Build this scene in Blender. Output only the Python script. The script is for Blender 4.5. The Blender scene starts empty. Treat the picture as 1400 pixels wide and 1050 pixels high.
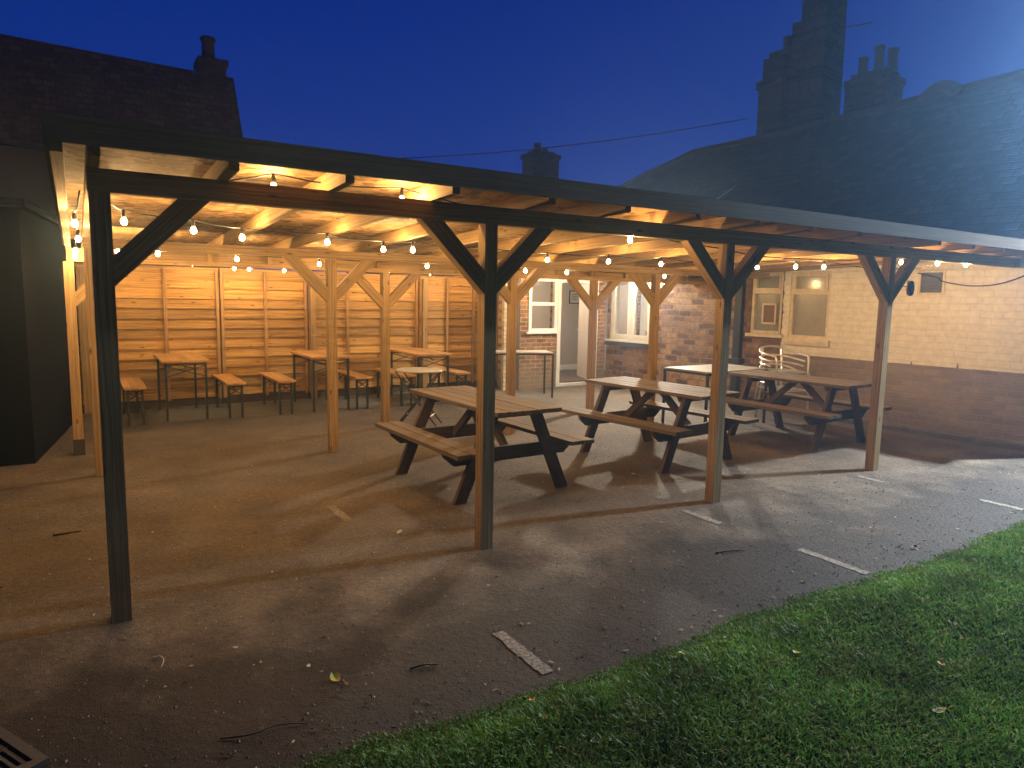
import bpy, math, random
import numpy as np
from mathutils import Vector, Matrix
random.seed(7)
rng = np.random.default_rng(7)
C = bpy.context.scene.collection
R = math.radians
V = Vector

# ------------------------------------------------------------------ mesh builder
class MB:
    """collects boxes, bars, tubes and prisms and links them as ONE mesh object"""
    def __init__(s, M=None):
        s.v = []; s.f = []; s.uv = []; s.sm = []; s.M = M
    def _v(s, p):
        p = V(p)
        s.v.append(s.M @ p if s.M is not None else p)
        return len(s.v) - 1
    def face(s, pts, uv=None, sm=False):
        ids = [s._v(p) for p in pts]
        s.f.append(ids); s.sm.append(sm)
        s.uv.append(uv if uv else [(p[0], p[2] + p[1]) for p in map(V, pts)])
    def hexa(s, c, ax, h):
        c = V(c); ax = [V(a) for a in ax]
        L = max(range(3), key=lambda i: h[i])
        ou, ov = random.uniform(0, 50), random.uniform(0, 50)
        for i in range(3):
            j, k = (i + 1) % 3, (i + 2) % 3
            for sg in (1, -1):
                quad = [(-1, -1), (1, -1), (1, 1), (-1, 1)]
                if sg < 0: quad.reverse()
                pts, uv = [], []
                for a, b in quad:
                    d = [0, 0, 0]; d[i] = sg * h[i]; d[j] = a * h[j]; d[k] = b * h[k]
                    pts.append(c + ax[0] * d[0] + ax[1] * d[1] + ax[2] * d[2])
                    if i == L: uv.append((ou + d[j], ov + d[k]))
                    else:
                        o = k if j == L else j
                        uv.append((ou + d[L], ov + d[o] + 0.37 * (i * 2 + (sg > 0))))
                s.face(pts, uv)
        return s
    def box(s, x0, x1, y0, y1, z0, z1):
        return s.hexa(((x0 + x1) / 2, (y0 + y1) / 2, (z0 + z1) / 2), ((1, 0, 0), (0, 1, 0), (0, 0, 1)),
                      (abs(x1 - x0) / 2, abs(y1 - y0) / 2, abs(z1 - z0) / 2))
    def bar(s, p0, p1, w, h, up=(0, 0, 1)):
        p0, p1 = V(p0), V(p1); d = (p1 - p0); ln = d.length; d.normalize()
        side = d.cross(V(up)).normalized(); u = side.cross(d).normalized()
        return s.hexa((p0 + p1) / 2, (d, side, u), (ln / 2, w / 2, h / 2))
    def prism(s, poly, off):
        """poly: 3d points of a planar outline, off: extrusion vector"""
        off = V(off); P = [V(p) for p in poly]; n = len(P)
        e = max(((P[(i + 1) % n] - P[i]) for i in range(n)), key=lambda q: q.length).normalized()
        nn = off.normalized(); g = nn.cross(e)
        ou, ov = random.uniform(0, 50), random.uniform(0, 50)
        along = off.length > max((P[(i + 1) % n] - P[i]).length for i in range(n))
        uvf = lambda p: (ou + p.dot(e), ov + p.dot(g))
        A = sum(((P[i].cross(P[(i + 1) % n])) for i in range(n)), V((0, 0, 0))).dot(off)
        Q = P if A < 0 else P[::-1]
        s.face(Q, [uvf(p) for p in Q]); s.face([q + off for q in Q[::-1]], [uvf(p) for p in Q[::-1]])
        for i in range(n):
            a, b = Q[i], Q[(i + 1) % n]
            s.face([b, a, a + off, b + off],
                   [uvf(b), uvf(a), (uvf(a)[0], uvf(a)[1] + off.length), (uvf(b)[0], uvf(b)[1] + off.length)] if not along else
                   [(ou, uvf(b)[0] + i * .3), (ou, uvf(a)[0] + i * .3), (ou + off.length, uvf(a)[0] + i * .3), (ou + off.length, uvf(b)[0] + i * .3)])
        return s
    def tube(s, pts, r, n=8, closed=False):
        P = [V(p) for p in pts]; m = len(P); rings = []
        up = None
        for i in range(m):
            if closed: t = P[(i + 1) % m] - P[i - 1]
            else: t = P[min(i + 1, m - 1)] - P[max(i - 1, 0)]
            t.normalize()
            if up is None:
                up = V((0, 0, 1)) if abs(t.z) < .9 else V((1, 0, 0))
            a = t.cross(up).normalized(); up = a.cross(t).normalized()
            rr = r[i] if isinstance(r, (list, tuple)) else r
            rings.append([s._v(P[i] + (a * math.cos(q) + up * math.sin(q)) * rr)
                          for q in [2 * math.pi * k / n for k in range(n)]])
        for i in range(m if closed else m - 1):
            A, B = rings[i], rings[(i + 1) % m]
            for k in range(n):
                s.f.append([A[k], A[(k + 1) % n], B[(k + 1) % n], B[k]]); s.sm.append(True)
                s.uv.append([(i, k / n), (i, (k + 1) / n), (i + 1, (k + 1) / n), (i + 1, k / n)])
        if not closed:
            for ring, rev in ((rings[0], False), (rings[-1], True)):
                ids = list(ring)[::-1] if not rev else list(ring)
                s.f.append(ids); s.sm.append(False); s.uv.append([(0, 0)] * n)
        return s
    def lathe(s, c, prof, n=16):
        c = V(c); rings = []
        for r, z in prof:
            rings.append([s._v(c + V((r * math.cos(2 * math.pi * k / n), r * math.sin(2 * math.pi * k / n), z))) for k in range(n)])
        for i in range(len(prof) - 1):
            A, B = rings[i], rings[i + 1]
            for k in range(n):
                s.f.append([A[k], A[(k + 1) % n], B[(k + 1) % n], B[k]]); s.sm.append(True)
                s.uv.append([(k / n, i), ((k + 1) / n, i), ((k + 1) / n, i + 1), (k / n, i + 1)])
        s.f.append(rings[0][::-1]); s.sm.append(False); s.uv.append([(0, 0)] * n)
        s.f.append(rings[-1]); s.sm.append(False); s.uv.append([(0, 0)] * n)
        return s
    def build(s, name, mat, parent=None, bevel=0.0, rel=True):
        o_ = V((0, 0, 0))
        if parent is not None and rel:
            q = parent
            while q is not None:
                o_ += q.location; q = q.parent
        me = bpy.data.meshes.new(name)
        me.from_pydata([tuple(p - o_) for p in s.v], [], s.f)
        ul = me.uv_layers.new(name='UVMap')
        flat = [c for fu in s.uv for c in fu]
        ul.data.foreach_set('uv', [x for c in flat for x in c])
        me.polygons.foreach_set('use_smooth', s.sm)
        me.materials.append(mat); me.update()
        o = bpy.data.objects.new(name, me); C.objects.link(o)
        if parent is not None: o.parent = parent
        if bevel:
            b = o.modifiers.new('edge', 'BEVEL'); b.width = bevel; b.segments = 1; b.limit_method = 'ANGLE'
        return o

def tag(o, label=None, cat=None, group=None, kind=None):
    if label: o['label'] = label
    if cat: o['category'] = cat
    if group: o['group'] = group
    if kind: o['kind'] = kind
    return o
def thing(name, loc, label, cat, group=None, rz=0.0):
    o = bpy.data.objects.new(name, None); C.objects.link(o)
    o.empty_display_size = .2; o.location = loc; o.rotation_euler = (0, 0, rz)
    return tag(o, label, cat, group)
def dup(root, loc, rz, label):
    r = root.copy(); C.objects.link(r); r.location = loc; r.rotation_euler = (0, 0, rz); r['label'] = label
    for ch in list(root.children):
        c = ch.copy(); C.objects.link(c); c.parent = r
        for g in list(ch.children):
            d = g.copy(); C.objects.link(d); d.parent = c
    return r

# ------------------------------------------------------------------ materials
class NT:
    def __init__(s, name):
        s.m = bpy.data.materials.new(name); s.m.use_nodes = True
        s.t = s.m.node_tree; s.t.nodes.clear()
        s.out = s.t.nodes.new('ShaderNodeOutputMaterial')
    def n(s, typ, ins=None, **kw):
        x = s.t.nodes.new('ShaderNode' + typ)
        for k, v in kw.items(): setattr(x, k, v)
        for k, v in (ins or {}).items(): s.set(x.inputs[k], v)
        return x
    def set(s, sock, v):
        if isinstance(v, bpy.types.NodeSocket): s.t.links.new(v, sock)
        elif isinstance(v, (tuple, list)) and sock.type == 'RGBA' and len(v) == 3: sock.default_value = (*v, 1)
        else: sock.default_value = v
    def math(s, op, a, b=0.0, clamp=False):
        x = s.n('Math', operation=op, use_clamp=clamp); s.set(x.inputs[0], a); s.set(x.inputs[1], b); return x.outputs[0]
    def mix(s, f, a, b, mode='MIX'):
        x = s.n('Mix', data_type='RGBA', blend_type=mode)
        s.set(x.inputs[0], f); s.set(x.inputs[6], a); s.set(x.inputs[7], b); return x.outputs[2]
    def ramp(s, f, stops):
        x = s.n('ValToRGB'); s.set(x.inputs[0], f); e = x.color_ramp.elements
        while len(e) < len(stops): e.new(.5)
        for i, (p, c) in enumerate(stops):
            e[i].position = p; e[i].color = (*c, 1) if isinstance(c, (tuple, list)) else (c, c, c, 1)
        return x.outputs[0]
    def noise(s, vec, scale, detail=4, rough=.55, dist=0.0):
        x = s.n('TexNoise', {'Scale': scale, 'Detail': detail, 'Roughness': rough, 'Distortion': dist})
        s.set(x.inputs['Vector'], vec); return x.outputs['Fac']
    def scaled(s, vec, sc, loc=(0, 0, 0)):
        x = s.n('Mapping', {'Scale': sc, 'Location': loc}); s.set(x.inputs['Vector'], vec); return x.outputs[0]
    def bump(s, h, strength=.3, dist=.01, normal=None):
        x = s.n('Bump', {'Strength': strength, 'Distance': dist, 'Height': h})
        if normal is not None: s.set(x.inputs['Normal'], normal)
        return x.outputs[0]
    def pbr(s, col, rough=.7, normal=None, metal=0.0, spec=.5, **kw):
        b = s.n('BsdfPrincipled')
        s.set(b.inputs['Base Color'], col); s.set(b.inputs['Roughness'], rough); s.set(b.inputs['Metallic'], metal)
        s.set(b.inputs['Specular IOR Level'], spec)
        for k, v in kw.items(): s.set(b.inputs[k.replace('_', ' ')], v)
        if normal is not None: s.set(b.inputs['Normal'], normal)
        s.t.links.new(b.outputs[0], s.out.inputs[0]); return s.m

def wood(name, dark, light, rough=.75, knots=.5, grain=1.0, weather=0.0, spec=.3, vary=.6):
    N = NT(name); uv = N.n('TexCoord').outputs['UV']
    rnd = N.n('NewGeometry').outputs['Random Per Island']
    off = N.n('CombineXYZ', {0: N.math('MULTIPLY', rnd, 37.0), 1: N.math('MULTIPLY', rnd, 11.0)}).outputs[0]
    p = N.n('VectorMath', operation='ADD'); N.set(p.inputs[0], uv); N.set(p.inputs[1], off); p = p.outputs[0]
    wob = N.noise(N.scaled(p, (1.3, 5, 1)), 1.0, 2)
    pw = N.n('VectorMath', operation='ADD'); N.set(pw.inputs[0], p)
    N.set(pw.inputs[1], N.n('CombineXYZ', {1: N.math('MULTIPLY', wob, .035)}).outputs[0]); pw = pw.outputs[0]
    g1 = N.noise(N.scaled(pw, (1.2 * grain, 70 * grain, 1)), 1.0, 5, .6)
    g2 = N.noise(N.scaled(pw, (6 * grain, 260, 1)), 1.0, 3, .6)
    f = N.math('ADD', N.math('MULTIPLY', g1, .75), N.math('MULTIPLY', g2, .3))
    col = N.ramp(f, [(.39, dark), (.62, light)])
    if knots:
        vo = N.n('TexVoronoi', {'Scale': 1.0, 'Randomness': 1.0}); N.set(vo.inputs['Vector'], N.scaled(pw, (4.2, 14, 1)))
        k = N.ramp(vo.outputs['Distance'], [(.05, 1.0), (.17, 0.0)])
        col = N.mix(N.math('MULTIPLY', k, knots), col, tuple(c * .28 for c in dark))
    big = N.noise(N.scaled(p, (1.1, 2.5, 1)), 1.0, 3)
    col = N.mix(.55, col, N.ramp(big, [(.3, .55), (.7, 1.25)]), 'MULTIPLY')
    col = N.mix(vary, col, N.ramp(rnd, [(0, .66), (1, 1.22)]), 'MULTIPLY')
    if weather:
        w = N.noise(N.scaled(p, (3, 9, 1)), 1.0, 5, .65)
        col = N.mix(N.ramp(w, [(.45, 0.0), (.65, weather)]), col, (.13, .12, .105))
    return N.pbr(col, N.math('ADD', N.math('MULTIPLY', g1, .25), rough - .12), N.bump(f, .35, .004), spec=spec)

M = {}
M['post'] = wood('treated_pine', (.20, .12, .05), (.40, .265, .12), knots=.9)
M['rafter'] = wood('sawn_pine', (.25, .155, .06), (.43, .29, .13), knots=.75)
M['fence'] = wood('fence_boards', (.24, .115, .030), (.56, .325, .095), knots=.95, vary=1.0)
M['batten'] = wood('fence_battens', (.24, .13, .05), (.43, .26, .11), knots=.4)
M['beer'] = wood('orange_varnished_pine', (.44, .22, .075), (.62, .36, .14), rough=.5, knots=.25, spec=.4)
M['picnic'] = wood('weathered_brown_wood', (.065, .044, .027), (.175, .118, .068), rough=.75, knots=.35, weather=.7)
M['picnic_leg'] = wood('dark_stained_wood', (.042, .027, .018), (.12, .076, .05), rough=.75, knots=.3, weather=.35)
M['greywood'] = wood('grey_tabletop_boards', (.19, .17, .14), (.30, .27, .225), rough=.6, knots=.2)

def osb():
    N = NT('osb_sheet'); p = N.n('TexCoord').outputs['Object']
    ds = N.n('TexNoise', {'Scale': 9.0, 'Detail': 2.0}); N.set(ds.inputs['Vector'], p)
    q = N.n('VectorMath', operation='MULTIPLY_ADD'); N.set(q.inputs[0], ds.outputs['Color']); q.inputs[1].default_value = (.09, .09, 0); N.set(q.inputs[2], p)
    h = []; cols = None
    for i, (sx, sy) in enumerate(((7, 24), (22, 8), (12, 17))):
        v = N.n('TexVoronoi', {'Scale': 1.0}); N.set(v.inputs['Vector'], N.scaled(q.outputs[0], (sx, sy, 1), (i * 3.3, i * 7.1, 0)))
        b = N.n('SeparateColor'); N.set(b.inputs[0], v.outputs['Color'])
        c = N.ramp(b.outputs[0], [(0, (.10, .05, .018)), (.35, (.26, .155, .06)), (1, (.46, .31, .14))])
        cols = c if cols is None else N.mix(N.math('GREATER_THAN', b.outputs[1], .5), cols, c)
        h.append(b.outputs[2])
    hh = N.math('ADD', h[0], N.math('MULTIPLY', h[1], .6))
    big = N.noise(p, .9, 3)
    cols = N.mix(.5, cols, N.ramp(big, [(.3, .6), (.7, 1.2)]), 'MULTIPLY')
    return N.pbr(cols, .75, N.bump(hh, .35, .004), spec=.3)
M['osb'] = osb()

def bricks(name, axis, c1, c2, c3, mortar, size=.225, h=.075, msize=.010, rough_amt=.5, paint=None, stain=None):
    N = NT(name); p = N.n('TexCoord').outputs['Object']
    sp = N.n('SeparateXYZ'); N.set(sp.inputs[0], p)
    a = sp.outputs[axis]
    wv = N.n('TexNoise', {'Scale': 4.0, 'Detail': 3.0}); N.set(wv.inputs['Vector'], p)
    wob = N.math('MULTIPLY', N.math('SUBTRACT', wv.outputs['Fac'], .5), .03 * rough_amt)
    vec = N.n('CombineXYZ', {0: N.math('ADD', a, wob), 1: N.math('ADD', sp.outputs[2], N.math('MULTIPLY', wob, .8))}).outputs[0]
    b = N.n('TexBrick', {'Scale': 1.0, 'Mortar Size': msize, 'Mortar Smooth': .35, 'Bias': 0.0, 'Brick Width': size, 'Row Height': h,
                         'Color1': (0, 0, 0, 1), 'Color2': (1, 1, 1, 1), 'Mortar': (0.5, .5, .5, 1)})
    N.set(b.inputs['Vector'], vec)
    col = N.ramp(b.outputs['Color'], [(0, c1), (.45, c2), (1, c3)])
    fine = N.noise(p, 45, 5, .7); mid = N.noise(p, 11, 4, .65); big = N.noise(p, 1.3, 3)
    col = N.mix(.75, col, N.ramp(mid, [(.28, .45), (.72, 1.35)]), 'MULTIPLY')
    col = N.mix(.5, col, N.ramp(fine, [(.3, .6), (.7, 1.25)]), 'MULTIPLY')
    mo = N.mix(.6, mortar, N.ramp(mid, [(.3, .6), (.7, 1.2)]), 'MULTIPLY')
    fac = b.outputs['Fac']
    col = N.mix(fac, col, mo)
    col = N.mix(.5, col, N.ramp(big, [(.3, .65), (.7, 1.2)]), 'MULTIPLY')
    hgt = N.math('SUBTRACT', N.math('ADD', N.math('MULTIPLY', mid, .55 * rough_amt), N.math('MULTIPLY', fine, .25 * rough_amt)), N.math('MULTIPLY', fac, .55))
    rough = .85
    if stain:
        z0, cs = stain
        e = N.math('ADD', sp.outputs[2], N.math('MULTIPLY', N.math('SUBTRACT', mid, .5), .5))
        col = N.mix(N.math('MULTIPLY', N.ramp(N.math('MULTIPLY', e, 1 / z0), [(.35, 1.0), (1.0, 0.0)]), .75), col, cs)
    if paint:
        ymax, zmin, pc = paint
        ed = N.noise(p, 7, 4, .6)
        y = N.math('ADD', sp.outputs[1], N.math('MULTIPLY', N.math('SUBTRACT', ed, .5), .10))
        spk = N.n('TexVoronoi', {'Scale': .9}); N.set(spk.inputs['Vector'], p)
        drip = N.ramp(N.noise(N.scaled(p, (1, 9, .4)), 1.0, 2), [(.70, 0.0), (.80, .11)])
        z = N.math('SUBTRACT', N.math('ADD', sp.outputs[2], N.math('MULTIPLY', N.math('SUBTRACT', ed, .5), .02)), drip)
        mk = N.math('MULTIPLY', N.math('LESS_THAN', y, ymax), N.math('GREATER_THAN', z, zmin))
        wear = N.math('GREATER_THAN', N.noise(p, 16, 5, .7), .70)
        mk = N.math('MULTIPLY', mk, N.math('SUBTRACT', 1.0, N.math('MULTIPLY', wear, .75)))
        pcol = N.mix(.6, pc, N.ramp(mid, [(.25, .72), (.7, 1.08)]), 'MULTIPLY')
        pcol = N.mix(N.math('MULTIPLY', N.ramp(fac, [(.3, 0.0), (.9, 1.0)]), .12), pcol, tuple(c * .45 for c in pc))
        gz = N.math('MULTIPLY', N.math('MULTIPLY', N.math('LESS_THAN', y, ymax), N.math('LESS_THAN', z, zmin)), N.ramp(big, [(.25, .45), (.75, .75)]))
        col = N.mix(gz, col, (.34, .31, .29))
        hgt = N.math('MULTIPLY', hgt, N.math('SUBTRACT', 1.0, N.math('MULTIPLY', mk, .62)))
        col = N.mix(mk, col, pcol)
        rough = N.math('SUBTRACT', .85, N.math('MULTIPLY', mk, .2))
    return N.pbr(col, rough, N.bump(hgt, .9, .012 * (0.6 + rough_amt)), spec=.3)
M['brick_old'] = bricks('old_red_brick', 1, (.095, .05, .03), (.235, .125, .062), (.36, .215, .105), (.22, .165, .11), size=.235, h=.083, rough_amt=1.6, msize=.011,
                        paint=(2.93, .874, (.83, .79, .73)))
M['brick_rough'] = bricks('rough_golden_brick', 1, (.12, .06, .03), (.27, .145, .068), (.42, .26, .125), (.25, .18, .11), size=.25, h=.098, msize=.013, rough_amt=2.0)
M['brick_new'] = bricks('red_brick', 0, (.20, .085, .035), (.30, .14, .06), (.36, .18, .08), (.40, .33, .23), rough_amt=.45, msize=.010,
                        stain=(.55, (.24, .19, .13)))
M['brick_pier'] = bricks('limewashed_brick', 0, (.5, .42, .3), (.58, .5, .37), (.66, .58, .45), (.42, .35, .25), rough_amt=1.2)
M['brick_dark'] = bricks('sooty_brick', 0, (.035, .024, .018), (.06, .04, .028), (.085, .055, .04), (.07, .06, .05), rough_amt=.8)

def plain(name, col, rough=.6, metal=0.0, var=.3, scale=6.0, bump=.1, spec=.5):
    N = NT(name); p = N.n('TexCoord').outputs['Object']
    n1 = N.noise(p, scale, 5, .6); n2 = N.noise(p, scale * 9, 3, .6)
    c = N.mix(var, col, N.ramp(n1, [(.3, .45), (.7, 1.35)]), 'MULTIPLY')
    c = N.mix(var * .6, c, N.ramp(n2, [(.3, .6), (.7, 1.3)]), 'MULTIPLY')
    return N.pbr(c, N.math('ADD', rough - .08, N.math('MULTIPLY', n1, .16)), N.bump(n2, bump, .003), metal, spec)
M['upvc'] = plain('white_upvc', (.78, .79, .78), .35, var=.12)
M['cream'] = plain('cream_gloss_paint', (.68, .60, .46), .45, var=.35, scale=12)
M['black'] = plain('black_painted_metal', (.02, .02, .021), .45, spec=.4)
M['green_steel'] = plain('dark_green_steel', (.018, .028, .016), .45)
M['alu'] = plain('brushed_aluminium', (.78, .76, .72), .32, metal=.75, var=.15)
M['cable'] = plain('black_rubber', (.012, .012, .012), .55)
M['slate'] = plain('dark_roof_slate', (.042, .033, .029), .7, var=.5, scale=3, bump=.4)
M['slate_y'] = bricks('roof_slates', 1, (.022, .019, .018), (.04, .033, .03), (.06, .05, .046), (.012, .010, .010), size=.17, h=.105, msize=.008, rough_amt=.6)
M['slate_x'] = bricks('roof_slates', 0, (.085, .052, .038), (.12, .078, .058), (.16, .105, .08), (.05, .034, .028), size=.19, h=.12, msize=.008, rough_amt=.6)
M['roof_felt'] = plain('black_roof_felt', (.02, .02, .02), .9)
M['fascia'] = wood('dark_fascia_board', (.085, .058, .036), (.16, .11, .07), knots=.2)
M['render'] = plain('dark_rendered_wall', (.085, .058, .046), .9, var=.5, scale=2, bump=.5)
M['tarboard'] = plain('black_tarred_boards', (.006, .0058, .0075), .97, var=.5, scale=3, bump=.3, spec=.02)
M['hall'] = plain('beige_hall_paint', (.46, .40, .33), .75, var=.12, scale=2)
M['hallfloor'] = plain('brown_floor', (.10, .07, .05), .5)
M['slab'] = plain('grey_sill_stone', (.06, .055, .05), .8)
M['clay'] = plain('clay_pot', (.07, .045, .035), .8)
M['stonetop'] = plain('pale_speckled_top', (.42, .39, .34), .4, var=.35, scale=20)
M['iron'] = plain('rusty_cast_iron', (.045, .036, .03), .75, var=.5, scale=25, bump=.4)
M['concrete'] = plain('worn_concrete', (.13, .12, .105), .9, var=.5, scale=7, bump=.5)
M['leafy'] = plain('yellow_leaf', (.50, .37, .05), .6, scale=30)
M['leafb'] = plain('brown_leaf', (.17, .085, .035), .7, scale=30)
M['leafp'] = plain('pale_dry_leaf', (.55, .50, .40), .7, scale=30)
M['twig'] = plain('dead_twig', (.05, .035, .025), .8, scale=30)
M['paper'] = plain('printed_paper', (.55, .52, .46), .7, scale=30)
M['brownprint'] = plain('brown_print', (.20, .12, .075), .6, scale=60, var=.7)
M['lead'] = plain('grey_lead_flashing', (.24, .25, .26), .6, var=.3)
M['blind'] = plain('grey_window_blind', (.30, .31, .28), .35, var=.2, scale=2)
M['stamp'] = plain('faded_ink', (.07, .05, .03), .9, scale=60, var=.8)

def cloth(name, col):
    N = NT(name); p = N.n('TexCoord').outputs['Object']
    n = N.noise(N.scaled(p, (60, 60, 2)), 1.0, 3)
    c = N.mix(.4, col, N.ramp(n, [(.3, .55), (.7, 1.2)]), 'MULTIPLY')
    return N.pbr(c, .9, N.bump(n, .2, .003), spec=.2)
M['curtain'] = cloth('curtain_cloth', (.50, .46, .38))
M['net'] = cloth('net_curtain', (.60, .58, .54))
M['shade'] = cloth('brown_lamp_shade', (.26, .15, .09))

def glass():
    N = NT('window_glass')
    tr = N.n('BsdfTransparent', {'Color': (.86, .88, .86, 1)}); gl = N.n('BsdfGlossy', {'Roughness': .03, 'Color': (.9, .9, .9, 1)})
    fr = N.n('Fresnel', {'IOR': 1.5})
    mx = N.n('MixShader'); N.set(mx.inputs[0], N.math('ADD', fr.outputs[0], .03)); N.set(mx.inputs[1], tr.outputs[0]); N.set(mx.inputs[2], gl.outputs[0])
    N.t.links.new(mx.outputs[0], N.out.inputs[0]); return N.m
M['glass'] = glass()
def emit(name, col, st):
    N = NT(name); e = N.n('Emission', {'Color': (*col, 1), 'Strength': st}); N.t.links.new(e.outputs[0], N.out.inputs[0]); return N.m
BULB = 1280.0
M['bulb'] = emit('glowing_bulb', (1.0, .60, .235), BULB)
M['led'] = emit('cold_led', (.80, .92, 1.0), 60.0)
M['lamp'] = emit('warm_room_lamp', (1.0, .80, .60), 300.0)

def tarmac():
    N = NT('worn_tarmac'); p = N.n('TexCoord').outputs['Object']
    fine = N.noise(p, 220, 3, .7); mid = N.noise(p, 26, 5, .65); big = N.noise(p, .55, 4, .6); pat = N.noise(p, 2.3, 5, .62)
    vo = N.n('TexVoronoi', {'Scale': 95.0}); N.set(vo.inputs['Vector'], p)
    sc = N.n('SeparateColor'); N.set(sc.inputs[0], vo.outputs['Color'])
    grit = N.math('MULTIPLY', N.math('GREATER_THAN', sc.outputs[0], .70), N.ramp(vo.outputs['Distance'], [(.18, 1.0), (.42, 0.0)]))
    c = N.ramp(fine, [(.28, (.024, .018, .013)), (.68, (.175, .134, .094))])
    c = N.mix(.8, c, N.ramp(mid, [(.3, .5), (.7, 1.4)]), 'MULTIPLY')
    c = N.mix(.7, c, N.ramp(pat, [(.3, .55), (.68, 1.35)]), 'MULTIPLY')
    c = N.mix(.6, c, N.ramp(big, [(.35, .65), (.65, 1.3)]), 'MULTIPLY')
    c = N.mix(N.math('MULTIPLY', grit, .75), c, N.ramp(sc.outputs[1], [(0, (.12, .10, .08)), (1, (.42, .36, .29))]))
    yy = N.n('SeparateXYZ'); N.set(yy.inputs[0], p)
    light_falloff = N.math('ADD', yy.outputs[1], N.math('MULTIPLY', N.math('SUBTRACT', pat, .5), 2.2))
    light_falloff = N.math('ADD', N.math('MULTIPLY', light_falloff, .5), 1.0)
    c = N.mix(N.ramp(light_falloff, [(.60, .92), (1.30, 0.0)]), c, (.19, .14, .115), 'MULTIPLY')  # painted falloff: colour darkened towards the lawn where the bulb light fades
    h = N.math('ADD', N.math('ADD', N.math('MULTIPLY', fine, .35), N.math('MULTIPLY', mid, .9)), N.math('MULTIPLY', grit, .35))
    nb = N.bump(pat, .5, .03)
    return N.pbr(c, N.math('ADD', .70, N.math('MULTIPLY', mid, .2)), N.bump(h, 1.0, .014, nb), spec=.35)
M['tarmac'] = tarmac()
def linepaint():
    N = NT('worn_white_paint'); p = N.n('TexCoord').outputs['Object']
    w = N.noise(p, 60, 5, .75); c = N.mix(N.ramp(w, [(.42, 0.0), (.60, 1.0)]), (.09, .078, .066), (.30, .26, .215))
    return N.pbr(c, .85, N.bump(w, .5, .006), spec=.2)
M['line'] = linepaint()
def soil():
    N = NT('lawn_soil'); p = N.n('TexCoord').outputs['Object']
    a = N.noise(p, 30, 5, .7); b = N.noise(p, 3, 3)
    c = N.mix(b, N.ramp(a, [(.3, (.012, .016, .007)), (.7, (.035, .055, .018))]), N.ramp(a, [(.3, (.02, .014, .009)), (.7, (.05, .05, .02))]))
    return N.pbr(c, .95, N.bump(a, .8, .02), spec=.1)
M['soil'] = soil()
def grassm():
    N = NT('grass_blades'); g = N.n('NewGeometry'); rnd = g.outputs['Random Per Island']
    p = N.n('TexCoord').outputs['Object']; b = N.noise(p, 2.2, 4, .6)
    c = N.ramp(rnd, [(0, (.075, .165, .028)), (.55, (.125, .275, .046)), (.88, (.20, .33, .065)), (1, (.46, .42, .2))])
    c = N.mix(.85, c, N.ramp(b, [(.32, .42), (.68, 1.35)]), 'MULTIPLY')
    b2 = N.noise(p, 5.5, 4, .65)
    c = N.mix(N.ramp(b2, [(.52, 0.0), (.72, .55)]), c, (.15, .13, .05))
    N.pbr(c, .55, spec=.25); b = N.out.inputs[0].links[0].from_node
    tl = N.n('BsdfTranslucent'); N.set(tl.inputs[0], c); mx = N.n('MixShader', {0: .3}); N.set(mx.inputs[1], b.outputs[0]); N.set(mx.inputs[2], tl.outputs[0])
    N.t.links.new(mx.outputs[0], N.out.inputs[0]); return N.m
M['grass'] = grassm()
def stones():
    N = NT('loose_grit'); g = N.n('NewGeometry'); rnd = g.outputs['Random Per Island']
    return N.pbr(N.ramp(rnd, [(0, (.10, .085, .07)), (.7, (.24, .20, .16)), (1, (.52, .45, .36))]), .85, spec=.25)
M['grit'] = stones()
def crumbs():
    N = NT('dead_leaf_crumbs'); g = N.n('NewGeometry'); rnd = g.outputs['Random Per Island']
    return N.pbr(N.ramp(rnd, [(0, (.03, .018, .01)), (.5, (.14, .08, .04)), (.8, (.22, .17, .08)), (1, (.5, .44, .34))]), .8, spec=.2)
M['litter'] = crumbs()

# ------------------------------------------------------------------ the setting
mb = MB(); mb.face([(-58, -58, 0), (58, -58, 0), (58, 58, 0), (-58, 58, 0)])
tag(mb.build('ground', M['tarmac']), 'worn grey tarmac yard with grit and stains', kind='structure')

def edge_noise(x): return .028 * math.sin(x * 2.3 + .6) + .012 * math.sin(x * 9.7) + .005 * math.sin(x * 31 + 2)
LAWN_Y = -1.55
mb = MB()
xs = np.linspace(-.9, 14, 300); rows = 14
grid = []
for x in xs:
    lim = LAWN_Y + edge_noise(x) - max(0, .45 - (x - 0.2)) * .0
    col = []
    for k in range(rows):
        t = k / (rows - 1); y = lim - t * 6.5
        z = .004 + .03 * min(1, (lim - y) / .25) + .012 * math.sin(x * 3 + y * 2) * min(1, t * 20)
        col.append(mb._v((x, y, z)))
    grid.append(col)
for i in range(len(xs) - 1):
    for k in range(rows - 1):
        mb.f.append([grid[i][k], grid[i][k + 1], grid[i + 1][k + 1], grid[i + 1][k]]); mb.sm.append(True); mb.uv.append([(0, 0)] * 4)
tag(mb.build('lawn', M['soil']), 'dark soil under the lawn beside the yard', kind='structure')

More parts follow.
